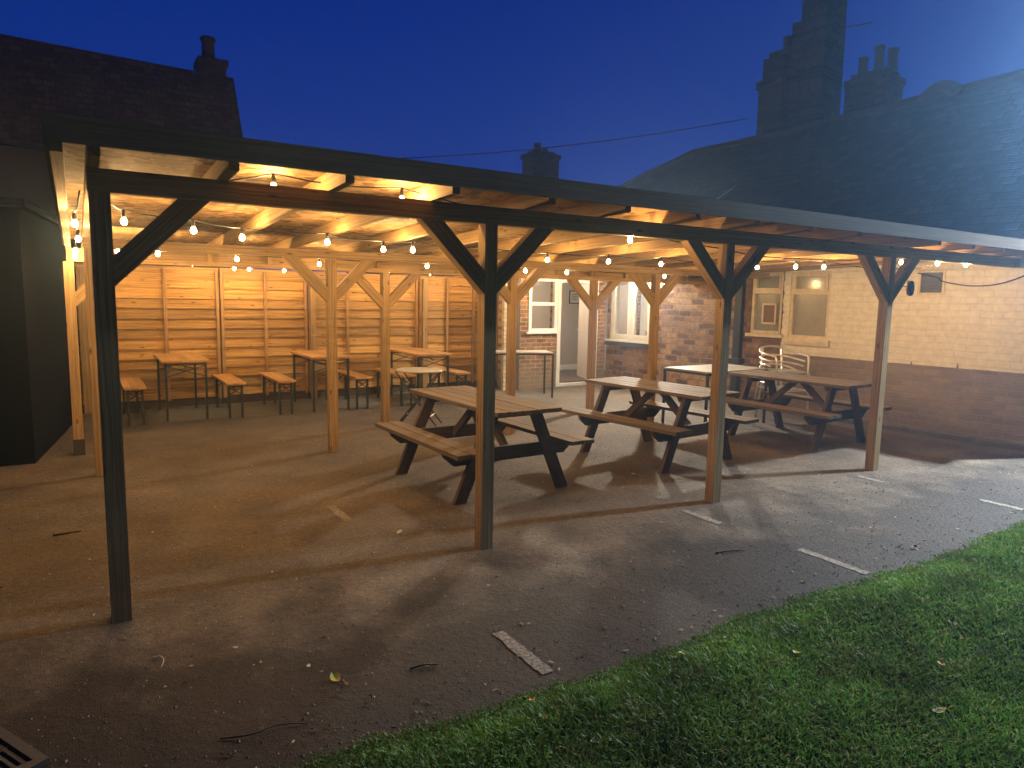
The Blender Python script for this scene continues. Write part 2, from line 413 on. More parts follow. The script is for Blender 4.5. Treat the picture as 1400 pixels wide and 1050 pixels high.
def blades(n):
    cx, cy = -.07, -3.79
    x = rng.uniform(-.2, 9.5, n * 3); y = LAWN_Y + .09 - rng.power(.72, n * 3) * 4.4
    d = np.hypot(x - cx, y - cy)
    bear = np.degrees(np.arctan2(x - cx, y - cy))
    keep = (bear > 12) & (bear < 105) & (d > .55) & (rng.random(n * 3) < np.clip((2.6 / np.maximum(d, 1.2)) ** 1.1, 0, 1))
    lim = LAWN_Y + .028 * np.sin(x * 2.3 + .6) + .012 * np.sin(x * 9.7) + .005 * np.sin(x * 31 + 2) + .01
    keep &= y < lim + rng.normal(0, .03, n * 3)
    x, y, d, lim = x[keep][:n], y[keep][:n], d[keep][:n], lim[keep][:n]; n = len(x)
    clump = .5 + .5 * np.sin(x * 7.3 + 2 * np.sin(y * 5.1)) * np.sin(y * 9.1 + 1.7 * np.sin(x * 4.3))
    inn = np.clip((lim - y) / .15, .35, 1)
    h = rng.uniform(.014, .036, n) * (.7 + .5 * clump) * inn; w = rng.uniform(.0014, .0029, n) * (1 + .18 * d)
    a = rng.uniform(0, 2 * math.pi, n); b = rng.uniform(0, 2 * math.pi, n); lean = rng.uniform(.2, 1.5, n) * h
    base = np.stack([x, y, np.clip(.004 + .12 * (lim - y), 0, .034) + .012 * np.sin(x * 3 + y * 2) * np.clip((lim - y) * 3, 0, 1) - .003], 1)
    dx = np.stack([np.cos(a) * w, np.sin(a) * w, 0 * w], 1); ln = np.stack([np.cos(b) * lean, np.sin(b) * lean, 0 * w], 1)
    up = np.stack([0 * h, 0 * h, h], 1)
    P = np.stack([base - dx, base + dx, base + dx * .75 + ln * .35 + up * .62, base - dx * .75 + ln * .35 + up * .62, base + ln + up], 1)
    verts = P.reshape(-1, 3); i = np.arange(n)[:, None] * 5
    quads = (i + np.array([[0, 1, 2, 3]])); tris = (i + np.array([[3, 2, 4]]))
    me = bpy.data.meshes.new('grass')
    me.vertices.add(len(verts)); me.vertices.foreach_set('co', verts.ravel())
    loops = np.concatenate([quads.ravel(), tris.ravel()]); me.loops.add(len(loops)); me.loops.foreach_set('vertex_index', loops)
    me.polygons.add(2 * n)
    me.polygons.foreach_set('loop_start', np.concatenate([np.arange(n) * 4, n * 4 + np.arange(n) * 3]))
    me.materials.append(M['grass']); me.update(calc_edges=True); me.validate()
    o = bpy.data.objects.new('grass', me); C.objects.link(o); return o
tag(blades(290000), 'short mown green lawn grass along the tarmac edge', kind='stuff')

def grit(n):
    x = rng.uniform(-3, 9, n); y = LAWN_Y + .05 + rng.exponential(2.2, n); ok = y < 6.8; x, y = x[ok], y[ok]
    vs, fs = [], []
    for a, b in zip(x, y):
        s_ = random.choice((.0025, .003, .004, .006)) * random.uniform(.7, 1.4); q = random.uniform(0, 6.28); k = len(vs)
        for j in range(4):
            vs.append((a + s_ * math.cos(q + j * 1.57) * random.uniform(.7, 1.4), b + s_ * math.sin(q + j * 1.57) * random.uniform(.7, 1.4), .0005))
        vs.append((a, b, s_ * random.uniform(.8, 1.4)))
        fs += [(k + j, k + (j + 1) % 4, k + 4) for j in range(4)]
    me = bpy.data.meshes.new('gravel'); me.from_pydata(vs, [], fs); me.materials.append(M['grit'])
    o = bpy.data.objects.new('gravel', me); C.objects.link(o); return o
tag(grit(6500), 'loose grit and crumbs strewn over the tarmac', kind='stuff')

def litter(n):
    vs, fs = [], []
    for _ in range(n):
        if random.random() < .6: x = random.uniform(0, 8); y = LAWN_Y + .06 + random.expovariate(2.2)
        else: x = random.uniform(-1.5, 8); y = random.uniform(-1.4, 5.0)
        s_ = random.uniform(.006, .017); q = random.uniform(0, 6.28); k = len(vs); ar = random.uniform(.3, .7)
        for j in range(6):
            a = j * 1.047; px_, py_ = s_ * math.cos(a), s_ * ar * math.sin(a) * random.uniform(.6, 1.2)
            vs.append((x + px_ * math.cos(q) - py_ * math.sin(q), y + px_ * math.sin(q) + py_ * math.cos(q), .004 + random.uniform(0, .008)))
        fs.append([k + j for j in range(6)])
    me = bpy.data.meshes.new('leaf_litter'); me.from_pydata(vs, [], fs); me.materials.append(M['litter'])
    o = bpy.data.objects.new('leaf_litter', me); C.objects.link(o); return o
tag(litter(520), 'crumbled bits of dead leaf blown over the tarmac', kind='stuff')
mb = MB(); FA = math.tan(R(1.788))
mb.face([(-.42, 5.72, .004), (6.25, 5.66, .004), (6.25, 7.2, .004), (-.42, 7.0, .004)])
tag(mb.build('path', M['concrete']), 'strip of worn concrete along the fence foot', kind='structure')
for (xa, y0, y1) in ((1.61, -1.02, -1.45), (3.96, -1.02, -1.50), (3.90, -.02, -.40), (6.39, -1.03, -1.36), (1.53, 1.40, .97), (6.2, -.05, -.30)):
    mb = MB(); n = 14; L_, R_ = [], []
    for i in range(n + 1):
        t = i / n; y = y0 + (y1 - y0) * t
        L_.append((xa - .032 + random.uniform(-.006, .006), y, .004)); R_.append((xa + .032 + random.uniform(-.006, .006), y, .004))
    for i in range(n): mb.face([L_[i], L_[i + 1], R_[i + 1], R_[i]])
    tag(mb.build('bay_line', M['line']), 'worn white parking bay line painted on the tarmac', kind='structure')

# ------------------------------------------------------------------ pergola
W = .088; YM, YB = 3.18, 4.18
PX = [0, 2.088, 4.256, 6.531]; BX = [-.16, 3.064, 6.27]
ZBF, ZBM, ZBB = 2.085, 1.982, 1.895
def wallx(y): return 9.18 - .0998 * y
per = thing('pergola', (0, 0, 0), 'long timber pergola shelter with flat boarded roof over the picnic tables', 'pergola')
def knee(x, y, zb, side, reach=.43, t=.10, d=.075):
    # 45 degree brace from post side to beam underside
    x0 = x + (W if side > 0 else 0); s = side
    pts = [(x0, y, zb - reach), (x0, y, zb - reach + t * 1.45), (x0 + s * (reach - t * 1.45), y, zb), (x0 + s * reach, y, zb)]
    return MB().prism([V(p) for p in pts], (0, d, 0))
def zr(y): return 2.19 - .039 * y          # rafter underside
for row, (xs_, y, zb, sides) in enumerate(((PX, 0, ZBF, None), (PX, YM, ZBM, None), (BX, YB, ZBB, None))):
    for i, x in enumerate(xs_):
        po = MB().box(x, x + W, y, y + W, 0, zb).build('post', M['post'], per, .005)
        for s in ((1,) if (i == 0) else (-1, 1)):
            knee(x, y + .004, zb - .001, s).build('brace', M['post'], per, .004)
        if row == 2 and i == 0:
            MB().box(x - .006, x + W + .006, y - .006, y + W + .006, .001, .16).build('post_shoe', M['iron'], po)
for (y, zb, h, xe) in ((-.003, ZBF, .105, wallx(0) - .02), (YM - .003, ZBM, .084, wallx(YM) - .02), (YB - .003, ZBB, .13, wallx(YB) - .02)):
    MB().box(-.13 if y > 4 else -.004, xe, y, y + .075, zb, zb + h).build('beam', M['post'], per, .005)
RX = [-.135, 0.0, .56, 1.115, 1.72, 2.37, 2.97, 3.61, 4.23, 4.87, 5.54, 6.18, 6.82, 7.46, 8.08, 8.66]
RH = .10
for x in RX:
    y0, y1 = -.272, 4.40; w = .047
    P = [(x, y0, zr(y0) + .001), (x, y1, zr(y1) + .001), (x, y1, zr(y1) + RH), (x, y0, zr(y0) + RH)]
    MB().prism([V(p) for p in P], (w, 0, 0)).build('rafter', M['rafter'], per, .003)
    if x > .3 and random.random() < .99:
        MB().bar((x + .02, YB - .05, ZBB + .05), (x + .02, YB - .05, zr(YB) - .002), .045, .04, (0, 1, 0)).build('cleat', M['rafter'], per, .003)
# roof boarding (one sheet of boards following the slope) and felt
y0, y1 = -.28, 4.44
A = [(-.135, y0), (wallx(y0) - .015, y0), (wallx(y1) - .015, y1), (-.135, y1)]
mb = MB()
P = [V((x, y, zr(y) + RH + .002)) for x, y in A]
mb.prism(P, (0, 0, .018)); roof = mb.build('roof_deck', M['osb'], per)
mb = MB(); mb.prism([p + V((0, 0, .020)) for p in P], (0, 0, .006)); mb.build('roof_felt', M['roof_felt'], roof)
# ink stamp on the first bay of boarding
mb = MB()
for r_ in range(3):
    x = .30
    while x < .50:
        w_ = random.uniform(.008, .02); yy = -.16 + r_ * .05
        if random.random() < .8: mb.box(x, x + w_, yy, yy + random.uniform(.018, .032), zr(yy) + RH + .0004, zr(yy) + RH + .0012)
        x += w_ + .007
mb.build('ink_stamp', M['stamp'], roof)['kind'] = 'stuff'
mb = MB(); mb.box(-.155, wallx(-.3) - .01, -.302, -.280, 2.236, 2.348); mb.build('fascia', M['fascia'], per, .003)
mb = MB(); mb.box(.1, wallx(4.45) - .01, 4.446, 4.466, zr(4.45) - .02, zr(4.45) + RH + .02); mb.build('fascia', M['fascia'], per, .003)
mb = MB(); mb.prism([V(p) for p in [(-.155, -.278, zr(-.28) + .04), (-.155, 4.44, zr(4.44) + .04), (-.155, 4.44, zr(4.44) + RH + .02), (-.155, -.278, zr(-.28) + RH + .02)]], (.019, 0, 0))
mb.build('bargeboard', M['fascia'], per, .003)

# ------------------------------------------------------------------ festoon lights
bulb_me = None
def make_bulb(parent, x, y, z, hang=.035):
    global bulb_me, sock_me
    if bulb_me is None:
        prof = [(.008, .024), (.009, .018), (.0135, .012), (.0165, .005), (.0175, -.001), (.016, -.009), (.0115, -.0155), (.006, -.0185), (.002, -.0195)]
        b = MB().lathe((0, 0, 0), prof[::-1], 12); t = b.build('bulb', M['bulb']); bulb_me = t.data; bpy.data.objects.remove(t)
        k = MB().lathe((0, 0, 0), [(.010, .0225), (.0115, .027), (.0115, .050), (.007, .072)], 10); t = k.build('socket', M['cable']); sock_me = t.data; bpy.data.objects.remove(t)
    b = bpy.data.objects.new('bulb', bulb_me); C.objects.link(b); b.parent = parent; b.location = V((x, y, z)) - parent.location
    k = bpy.data.objects.new('socket', sock_me); C.objects.link(k); k.parent = b
def festoon(label, pts, ends):
    """pts: bulb centres in order along the cable, ends: anchor points"""
    o = thing('festoon_lights', ends[0], label, 'festoon lights', 'strings of warm bulbs under the pergola roof')
    path = []
    knots_ = [V(ends[0])] + [V(p) + V((0, 0, .072)) for p in pts] + [V(ends[1])]
    for a, b in zip(knots_, knots_[1:]):
        L = (b - a).length
        for k in range(8):
            t = k / 8; q = a.lerp(b, t); q.z -= .03 * L * 4 * t * (1 - t) * random.uniform(.85, 1.1); path.append(q)
    path.append(knots_[-1])
    MB().tube(path, .0045, 6).build('cable', M['cable'], o)
    for p in pts: make_bulb(o, *p)
festoon('string of glowing bulbs along the front beam under the fascia', [(.86, .15, 2.20), (1.60, .15, 2.197), (3.40, .16, 2.07), (7.24, .30, 2.075), (7.60, .12, 2.072), (8.06, .06, 2.075)], ((.30, .1, 2.16), (8.9, .15, 2.13)))
festoon('short string of bulbs down the open end by the dark shed', [(-.055, 1.40, 2.04), (-.035, 2.32, 2.0), (-.055, 3.25, 1.955), (-.06, 4.0, 1.93)], ((-.03, .35, 2.12), (-.06, 4.14, 1.98)))
festoon('longest string of bulbs sagging below the rafters over the picnic tables', [(.2, 1.13, 2.05), (.62, 1.37, 2.04), (.98, 1.64, 2.03), (1.6, 1.61, 2.03), (2.18, 1.92, 2.02), (2.40, 1.80, 2.02), (3.2, 1.9, 2.02), (3.92, 1.97, 2.01), (4.61, 1.86, 2.02), (5.28, 1.79, 2.02), (6.6, 1.60, 2.03), (6.9, 1.31, 2.04), (7.17, 1.14, 2.045)], ((.05, .3, 2.13), (8.95, 1.0, 2.10)))
festoon('string of bulbs just behind the middle beam', [(.26, 3.34, 1.97), (.58, 3.36, 1.965), (1.28, 3.47, 1.95), (2.15, 3.68, 1.945), (3.27, 3.38, 1.96), (4.59, 3.40, 1.955), (5.2, 3.38, 1.955), (6.9, 3.4, 1.96)], ((-.02, 3.3, 2.04), (8.7, 3.4, 2.03)))
festoon('string of bulbs along the top of the boarded fence', [(0.434, 6.34, 1.931), (1.258, 6.35, 1.979), (1.781, 6.36, 1.945), (1.976, 6.37, 1.945), (2.451, 6.379, 1.941), (3.333, 6.399, 1.989), (4.05, 6.418, 1.979), (4.748, 6.438, 1.979), (5.543, 6.456, 1.96), (6.484, 6.136, 1.941), (6.987, 6.136, 1.979)], ((-.1, 6.25, 2.03), (8.2, 6.3, 2.06)))

# ------------------------------------------------------------------ boarded fence
FY = lambda x: 6.915 + .0312 * x
fen = thing('fence', (3.1, FY(3.1), 0), 'tall orange brown boarded timber fence behind the beer tables', 'fence')
panels = [(-.40, 1.665), (1.68, 2.93), (2.945, 4.80), (4.815, 6.42)]
for (xa, xb) in panels:
    mb = MB(); z = .13; hgt = .152; k = 0
    while z < 1.93:
        ex = random.uniform(-.006, .006)
        a, b = V((xa, FY(xa), 0)), V((xb, FY(xb), 0)); d = (b - a).normalized(); nrm = V((d.y, -d.x, 0))
        zt = min(z + hgt + .02, 1.945)
        # each lapped board leans out at its foot
        quad = [(-.022 + random.uniform(-.004, .004), z + ex), (-.004, z + ex), (.018, zt), (.010, zt)]
        mb.prism([a + nrm * (-q0 + .024) * 1 + V((0, 0, q1)) for q0, q1 in quad], b - a)
        z += hgt - .012
    pn = mb.build('fence_panel', M['fence'], fen)
    n = 3 if xb - xa > 1.5 else 2
    for i in range(n + 1):
        t = i / n; x = xa + .025 + (xb - xa - .05) * t
        y = FY(x) - .044
        MB().box(x - .022, x + .022, y - .022, y, .10, 1.93).build('batten', M['batten'], pn, .003)
    MB().bar((xa, FY(xa) - .02, 1.952), (xb, FY(xb) - .02, 1.952), .06, .025).build('capping', M['batten'], pn, .003)
    MB().bar((xa, FY(xa) - .0, .065), (xb, FY(xb) - .0, .065), .03, .125).build('gravel_board', M['picnic_leg'], pn)
for x in (2.96, -.05, 4.86):
    MB().box(x - .0, x + .085, FY(x) - .13, FY(x) - .054, 0, 1.90).build('post', M['post'], fen, .004)

# ------------------------------------------------------------------ brick house on the right
CW, SW = math.cos(R(5.698)), math.sin(R(5.698))
ML = Matrix(((CW, -SW, 0, 9.18), (SW, CW, 0, 0), (0, 0, 1, 0), (0, 0, 0, 1)))
hs = thing('brick_house', (9.18, 0, 0), 'low old brick house with painted yard wall, windows and open back door', 'house')
def wall_holes(u0, u1, z0, z1, holes, th, fn):
    us = sorted({u0, u1, *[h[0] for h in holes], *[h[1] for h in holes]}); zs = sorted({z0, z1, *[h[2] for h in holes], *[h[3] for h in holes]})
    hole = lambda a, b: any(h[0] < a < h[1] and h[2] < b < h[3] for h in holes) or not (u0 < a < u1 and z0 < b < z1)
    mb = MB()
    for i in range(len(us) - 1):
        for j in range(len(zs) - 1):
            a, b, c, d = us[i], us[i + 1], zs[j], zs[j + 1]; m1, m2 = (a + b) / 2, (c + d) / 2
            if hole(m1, m2): continue
            mb.face([fn(a, c, 0), fn(b, c, 0), fn(b, d, 0), fn(a, d, 0)]); mb.face([fn(b, c, th), fn(a, c, th), fn(a, d, th), fn(b, d, th)])
            e = 1e-4
            if hole(a - e, m2): mb.face([fn(a, c, 0), fn(a, d, 0), fn(a, d, th), fn(a, c, th)])
            if hole(b + e, m2): mb.face([fn(b, c, 0), fn(b, c, th), fn(b, d, th), fn(b, d, 0)])
            if hole(m1, c - e): mb.face([fn(a, c, 0), fn(a, c, th), fn(b, c, th), fn(b, c, 0)])
            if hole(m1, d + e): mb.face([fn(a, d, 0), fn(b, d, 0), fn(b, d, th), fn(a, d, th)])
    return mb
fr = lambda u, z, t: ML @ V((t, u, z))                 # right wall: u along the wall, t inwards
DY = 6.6
fd = lambda u, z, t: V((u, DY + t, z))                 # wall with the door
W1, W2, BWN = (2.965, 3.49, 1.155, 2.10), (2.235, 2.845, 1.115, 2.09), (5.50, 6.52, .88, 2.10)
wall_holes(-.72, 3.66, 0, 2.32, [W1, W2, (.80, 1.06, 1.79, 2.05)], .24, fr).build('painted_wall', M['brick_old'], hs)
wall_holes(3.662, 6.60, 0, 2.32, [BWN], .24, lambda u, z, t: ML @ V((t + .012, u, z))).build('brick_wall', M['brick_rough'], hs)
MB(ML).box(.241, 1.4, -.72, -.50, 0, 2.32).build('return_wall', M['brick_old'], hs)
MB(ML).box(1.16, 1.4, -7, -.722, 0, 2.32).build('side_wall', M['brick_old'], hs)
WD, DD = (6.755, 7.375, 1.02, 1.985), (7.40, 8.32, 0, 1.985)
wall_holes(6.26, 8.515, 0, 2.45, [WD, DD], .22, fd).build('door_wall', M['brick_new'], hs)
MB().box(6.20, 6.42, 6.52, 6.597, 0, 2.2).build('quoin', M['brick_pier'], hs)
MB().box(6.435, 6.515, 6.50, 6.585, 0, 2.3).build('drainpipe', M['picnic_leg'], hs)
def frame(mb, fn, u0, u1, z0, z1, w, t0, t1, bars_u=(), bars_z=(), bw=None):
    bw = bw or w
    def bx(a, b, c, d):
        P = [fn(a, c, t0), fn(b, c, t0), fn(b, d, t0), fn(a, d, t0)]; off = fn(a, c, t1) - fn(a, c, t0)
        mb.prism(P, off)
    bx(u0, u0 + w, z0, z1); bx(u1 - w, u1, z0, z1); bx(u0 + w, u1 - w, z0, z0 + w); bx(u0 + w, u1 - w, z1 - w, z1)
    for b in bars_u: bx(b - bw / 2, b + bw / 2, z0 + w, z1 - w)
    for b in bars_z: bx(u0 + w, u1 - w, b - bw / 2, b + bw / 2)
    return mb
def sheet(fn, u0, u1, z0, z1, t):
    mb = MB(); mb.face([fn(u0, z0, t), fn(u1, z0, t), fn(u1, z1, t), fn(u0, z1, t)]); return mb
def slabf(fn, u0, u1, z0, z1, t0, t1):
    mb = MB(); mb.prism([fn(u0, z0, t0), fn(u1, z0, t0), fn(u1, z1, t0), fn(u0, z1, t0)], fn(u0, z0, t1) - fn(u0, z0, t0)); return mb
k_ = MB(ML).box(-.14, -.001, -.70, 3.5, .001, .055).build('kerb', M['concrete'], None, .006); tag(k_, 'low concrete kerb at the foot of the painted wall', kind='structure')
# two cream sash windows in the painted wall
for (u0, u1, z0, z1) in (W1, W2):
    wn = frame(MB(), fr, u0, u1, z0, z1, .045, .02, .10, (), (z1 - .31,), .05).build('window', M['cream'], hs, .004)
    frame(MB(), fr, u0 + .047, u1 - .047, z1 - .283, z1 - .047, .028, .005, .05).build('top_sash', M['cream'], wn, .003)
    slabf(fr, u0 - .05, u1 + .04, z0 - .05, z0 - .002, -.06, .10).build('sill', M['cream'], wn, .006)
    if u0 < 2.5: slabf(fr, u0 - .05, u1 + .02, z0 - .095, z0 - .052, -.045, .0).build('sill', M['cream'], wn, .006)
    pb = plain('dull_pane_%d' % int(u0 * 10), (.27, .275, .235) if u0 > 2.5 else (.36, .35, .31), .12, var=.25, scale=2.5, bump=.02)
    sheet(fr, u0 + .04, u1 - .04, z0 + .04, z1 - .04, .075).build('pane', pb, wn)
# big white window
wn = frame(MB(), fr, *BWN, .055, .03, .11, ((BWN[0] + BWN[1]) / 2,), (), .06).build('window', M['upvc'], hs, .004)
mid_ = (BWN[0] + BWN[1]) / 2
for a, b in ((BWN[0] + .057, mid_ - .032), (mid_ + .032, BWN[1] - .057)):
    frame(MB(), fr, a, b, BWN[2] + .057, BWN[3] - .057, .045, .018, .085).build('sash', M['upvc'], wn, .004)
    sheet(fr, a + .03, b - .03, BWN[2] + .08, BWN[3] - .08, .06).build('pane', M['glass'], wn)
slabf(fr, BWN[0] - .04, BWN[1] + .04, BWN[2] - .035, BWN[2] - .002, -.07, .10).build('sill', M['upvc'], wn, .004)
slabf(fr, BWN[0] - .06, BWN[1] + .07, BWN[2] - .115, BWN[2] - .038, -.05, .02).build('sill', M['slab'], wn, .004)
# door set: window and open door in one white frame
wn = frame(MB(), fd, *WD, .06, -.01, .07, (), ((WD[2] + WD[3]) / 2 + .02,), .06).build('window', M['upvc'], hs, .004)
sheet(fd, WD[0] + .05, WD[1] - .05, WD[2] + .05, WD[3] - .05, .03).build('pane', M['glass'], wn)
slabf(fd, WD[0] - .07, WD[1] + .02, WD[2] - .03, WD[2] - .002, -.06, .05).build('sill', M['upvc'], wn, .004)
df = MB()
for a, b, c, d in ((DD[0] - .02, DD[0] + .055, 0.002, DD[3]), (DD[1] - .06, DD[1], .002, DD[3]), (DD[0] + .055, DD[1] - .06, DD[3] - .075, DD[3]), (DD[0] + .055, DD[1] - .06, .002, .055)):
    df.prism([fd(a, c, -.015), fd(b, c, -.015), fd(b, d, -.015), fd(a, d, -.015)], (0, .09, 0))
df.build('door_frame', M['upvc'], hs, .004)
dl = MB().bar((8.25, 6.70, .06 + .93), (8.57, 7.48, .06 + .93), .045, 1.84).build('door', M['hall'], hs, .004)
MB().box(8.49, 8.52, 7.42, 7.45, 1.0, 1.02).build('handle', M['alu'], dl)
# the hall behind the door
MB().box(6.67, 9.80, 6.84, 8.59, .001, .05).build('hall_floor', M['hallfloor'], hs)
MB().box(6.3, 9.9, 8.6, 8.7, 0, 2.4).build('hall_wall', M['hall'], hs)
MB().box(6.58, 6.66, 6.84, 8.59, .001, 2.4).build('hall_wall', M['hall'], hs)
MB().box(9.82, 9.90, 6.90, 8.59, .052, 2.4).build('hall_wall', M['hall'], hs)
MB().box(6.67, 9.81, 6.84, 8.59, 2.3, 2.38).build('hall_ceiling', M['hall'], hs)
MB().box(6.67, 9.81, 8.575, 8.597, .052, .17).build('skirting', M['upvc'], hs)
# room behind the big window
MB(ML).box(1.6, 1.7, 4.4, 7.2, 0, 2.4).build('room_wall', M['hall'], hs)
MB(ML).box(.26, 1.59, 4.4, 4.5, 0, 2.4).build('room_wall', M['hall'], hs)
MB(ML).box(.26, 1.59, 6.62, 6.70, 0, 2.4).build('room_wall', M['hall'], hs)
MB(ML).box(.26, 1.59, 4.51, 6.61, 2.30, 2.38).build('room_ceiling', M['hall'], hs)
MB(ML).box(.26, 1.59, 4.51, 6.61, 0, .05).build('room_floor', M['hallfloor'], hs)
# air vent, downpipe, roof, chimneys
vt = frame(MB(), fr, .775, 1.085, 1.765, 2.075, .028, -.015, .05).build('air_vent', M['cream'], hs, .003)
mb = MB()
for k in range(9): mb.hexa(fr(.93, 1.80 + k * .03, .03), (ML.to_3x3() @ V((.7, 0, .7)), ML.to_3x3() @ V((0, 1, 0)), ML.to_3x3() @ V((-.7, 0, .7))), (.018, .125, .002))
mb.build('louvre', M['lead'], vt)
sheet(fr, .80, 1.06, 1.79, 2.05, .09).build('vent_back', M['black'], vt)
dp = MB(); dp.prism([fr(3.60, .05, -.10), fr(3.72, .05, -.10), fr(3.72, 2.2, -.10), fr(3.60, 2.2, -.10)], ML.to_3x3() @ V((.095, 0, 0))); dp = dp.build('downpipe', M['black'], hs, .012)
slabf(fr, 3.56, 3.76, .66, .74, -.13, -.003).build('hopper', M['black'], dp, .008)
ridge = [(9.6, 3.6), (8.93, 4.12), (8.07, 4.36), (7.46, 4.49), (6.72, 4.67), (5.4, 4.70), (4, 4.76), (2.2, 4.85), (.8, 4.92), (-.74, 4.98)]
mb = MB(ML)
for (a, za), (b, zb_) in zip(ridge, ridge[1:]):
    n = 10
    for k in range(n):
        t0, t1 = k / n, (k + 1) / n
        q = lambda u, z, t: V((-.12 + 2.62 * t, u, 2.36 + (z - 2.36) * t + .0))
        mb.face([q(a, za, t0), q(a, za, t1), q(b, zb_, t1), q(b, zb_, t0)]); 
    mb.face([(2.5, a, za), (5.2, a, 2.36), (5.2, b, 2.36), (2.5, b, zb_)])
    mb.face([(-.12, b, 2.33), (5.2, b, 2.33), (5.2, a, 2.33), (-.12, a, 2.33)])
mb.face([(-.12, 9.6, 2.34), (2.5, 9.6, 3.6), (5.2, 9.6, 2.34)])
mb.face([(-.12, -.74, 2.335), (5.2, -.74, 2.335), (2.5, -.74, 4.97)])
rf = mb.build('roof', M['slate_y'], hs)
mb = MB(ML); mb.tube([(2.5, u, z + .02) for u, z in ridge], .075, 8); mb.build('ridge_tiles', M['clay'], rf)
mb = MB(ML); mb.tube([(2.5, u, 4.80 + .17 * math.sin(t)) for u, t in zip(np.linspace(2.3, 1.75, 9), np.linspace(0, math.pi, 9))], .12, 10); mb.build('ridge_vent', M['clay'], rf)
mb = MB(ML); mb.prism([(.95, 5.15, 3.312), (1.02, 5.07, 3.372), (1.76, 4.50, 4.02), (1.70, 4.60, 3.97)], (-.012, 0, .014)); mb.build('flashing', M['lead'], rf)
# tall chimney group standing on the back of the roof
def stack(parts, pots, name='chimney', parent=hs, mat=None):
    mb = MB(ML)
    for b in parts: mb.box(*b)
    ch = mb.build(name, mat or M['brick_dark'], parent, .01)
    for (x, y, z, r, h) in pots:
        p = MB(ML).lathe((x, y, z), [(r * 1.1, 0), (r, .04), (r * .86, h * .8), (r * 1.05, h * .86), (r * 1.05, h * .96), (r * .9, h)], 14)
        p.build('chimney_pot', M['clay'], ch)
    return ch
X = 2.8
big = stack([(X, X + .8, 4.95, 5.47, 4.2, 5.72), (X - .04, X + .84, 4.95, 5.51, 5.72, 5.88), (X + .02, X + .78, 4.95, 5.42, 5.88, 6.28), (X + .08, X + .72, 4.95, 5.34, 6.28, 6.40),
             (X + .05, X + .78, 4.22, 4.945, 4.2, 6.42), (X + .055, X + .775, 4.225, 4.87, 6.42, 6.80), (X + .06, X + .77, 4.23, 4.70, 6.80, 8.0), (X + .02, X + .81, 4.19, 4.74, 8.0, 8.12)],
            [(X + .4, 5.17, 6.40, .085, .33), (X + .4, 4.5, 8.12, .10, .35)])
stack([(X, X + .6, 3.02, 3.74, 4.2, 5.40), (X - .03, X + .63, 3.0, 3.76, 5.40, 5.50), (X + .05, X + .55, 3.08, 3.68, 5.50, 5.60)],
      [(X + .3, 3.60, 5.60, .085, .34), (X + .3, 3.33, 5.60, .085, .46), (X + .3, 3.10, 5.60, .09, .36)])
ae = MB(ML); ae.tube([(X + .3, 4.05, 6.55), (X + .3, 3.50, 6.49)], .012, 6); ae.build('aerial', M['iron'], big)

# ------------------------------------------------------------------ fittings round the house
o = tag(MB().box(0, 0, 0, 0, 0, 0).build('x', M['black']), '', '') ; bpy.data.objects.remove(o)
def flood(name, label, u, z, aim_az, tilt, power, angle, col, blend=.15, out=.13, bracket=True, root=None):
    root = root or thing(name, fr(u, z, 0), label, 'floodlight')
    if bracket: slabf(fr, u - .04, u + .04, z - .05, z + .05, -.05, -.001).build('bracket', M['black'], root)
    c = fr(u, z, -out)
    d = V((math.cos(aim_az) * math.cos(tilt), math.sin(aim_az) * math.cos(tilt), -math.sin(tilt)))
    side = d.cross(V((0, 0, 1))).normalized(); up = side.cross(d)
    MB().hexa(c - d * .035, (d, side, up), (.03, .10, .07)).build('housing', M['black'], root, .006)
    MB().hexa(c - d * .0025, (d, side, up), (.002, .085, .055)).build('lens', M['led'], root)
    L = bpy.data.lights.new(name, 'SPOT'); L.energy = power; L.color = col; L.spot_size = angle; L.spot_blend = blend; L.shadow_soft_size = .05
    lo = bpy.data.objects.new('floodlight_lamp', L); C.objects.link(lo); lo.parent = root
    lo.location = c + d * .004 - root.location; lo.rotation_euler = d.to_track_quat('-Z', 'Y').to_euler()
    return root
MB(ML).box(1.08, 1.159, -1.26, -1.14, 2.2, 4.1).box(1.00, 1.079, -1.22, -1.18, 3.88, 3.92).box(1.00, 1.079, -1.12, -1.00, 4.0, 4.04).box(1.081, 1.12, -1.139, -1.00, 4.0, 4.04).build('lamp_post', M['black'], hs)
MB().box(6.25, 9.95, 6.57, 8.75, 2.46, 2.55).build('flat_roof', M['roof_felt'], hs)
L1 = flood('floodlight', 'white security floodlight high on the house corner, its second head added for glare', -1.20, 3.90, R(192), R(58), 7600.0, R(88), (.80, .92, 1.0), blend=1.0, out=-.96, bracket=False)
flood('floodlight', '', -1.05, 4.02, R(216), R(3), 7000.0, R(132), (.66, .85, 1.0), blend=1.0, out=-.96, bracket=False, root=L1)  # extra head added only to light the haze into a glare
flood('floodlight', 'white security floodlight on the old brick wall beside the big white window', 5.22, 2.12, R(207), R(17), 1500.0, R(166), (1.0, .90, .72), blend=.9, out=.16)
gl = thing('fill_wall_light', fr(5.44, 2.12, 0), 'white globe wall light added as fill for brick wall and big white window', 'wall light')
MB().lathe(fr(5.44, 2.10, -.30), [(.012, -.062), (.036, -.05), (.056, -.026), (.062, 0), (.056, .026), (.036, .05), (.014, .060)], 16).build('globe', emit('fill_globe', (1.0, .80, .52), 620.0), gl)  # fill globe, added to brighten the wall and window frame
slabf(fr, 5.40, 5.48, 2.18, 2.26, -.03, -.001).build('wall_plate', M['black'], gl, .004)
MB().tube([fr(5.44, 2.22, -.03), fr(5.44, 2.22, -.30), fr(5.44, 2.163, -.30)], .010, 8).build('arm', M['black'], gl)
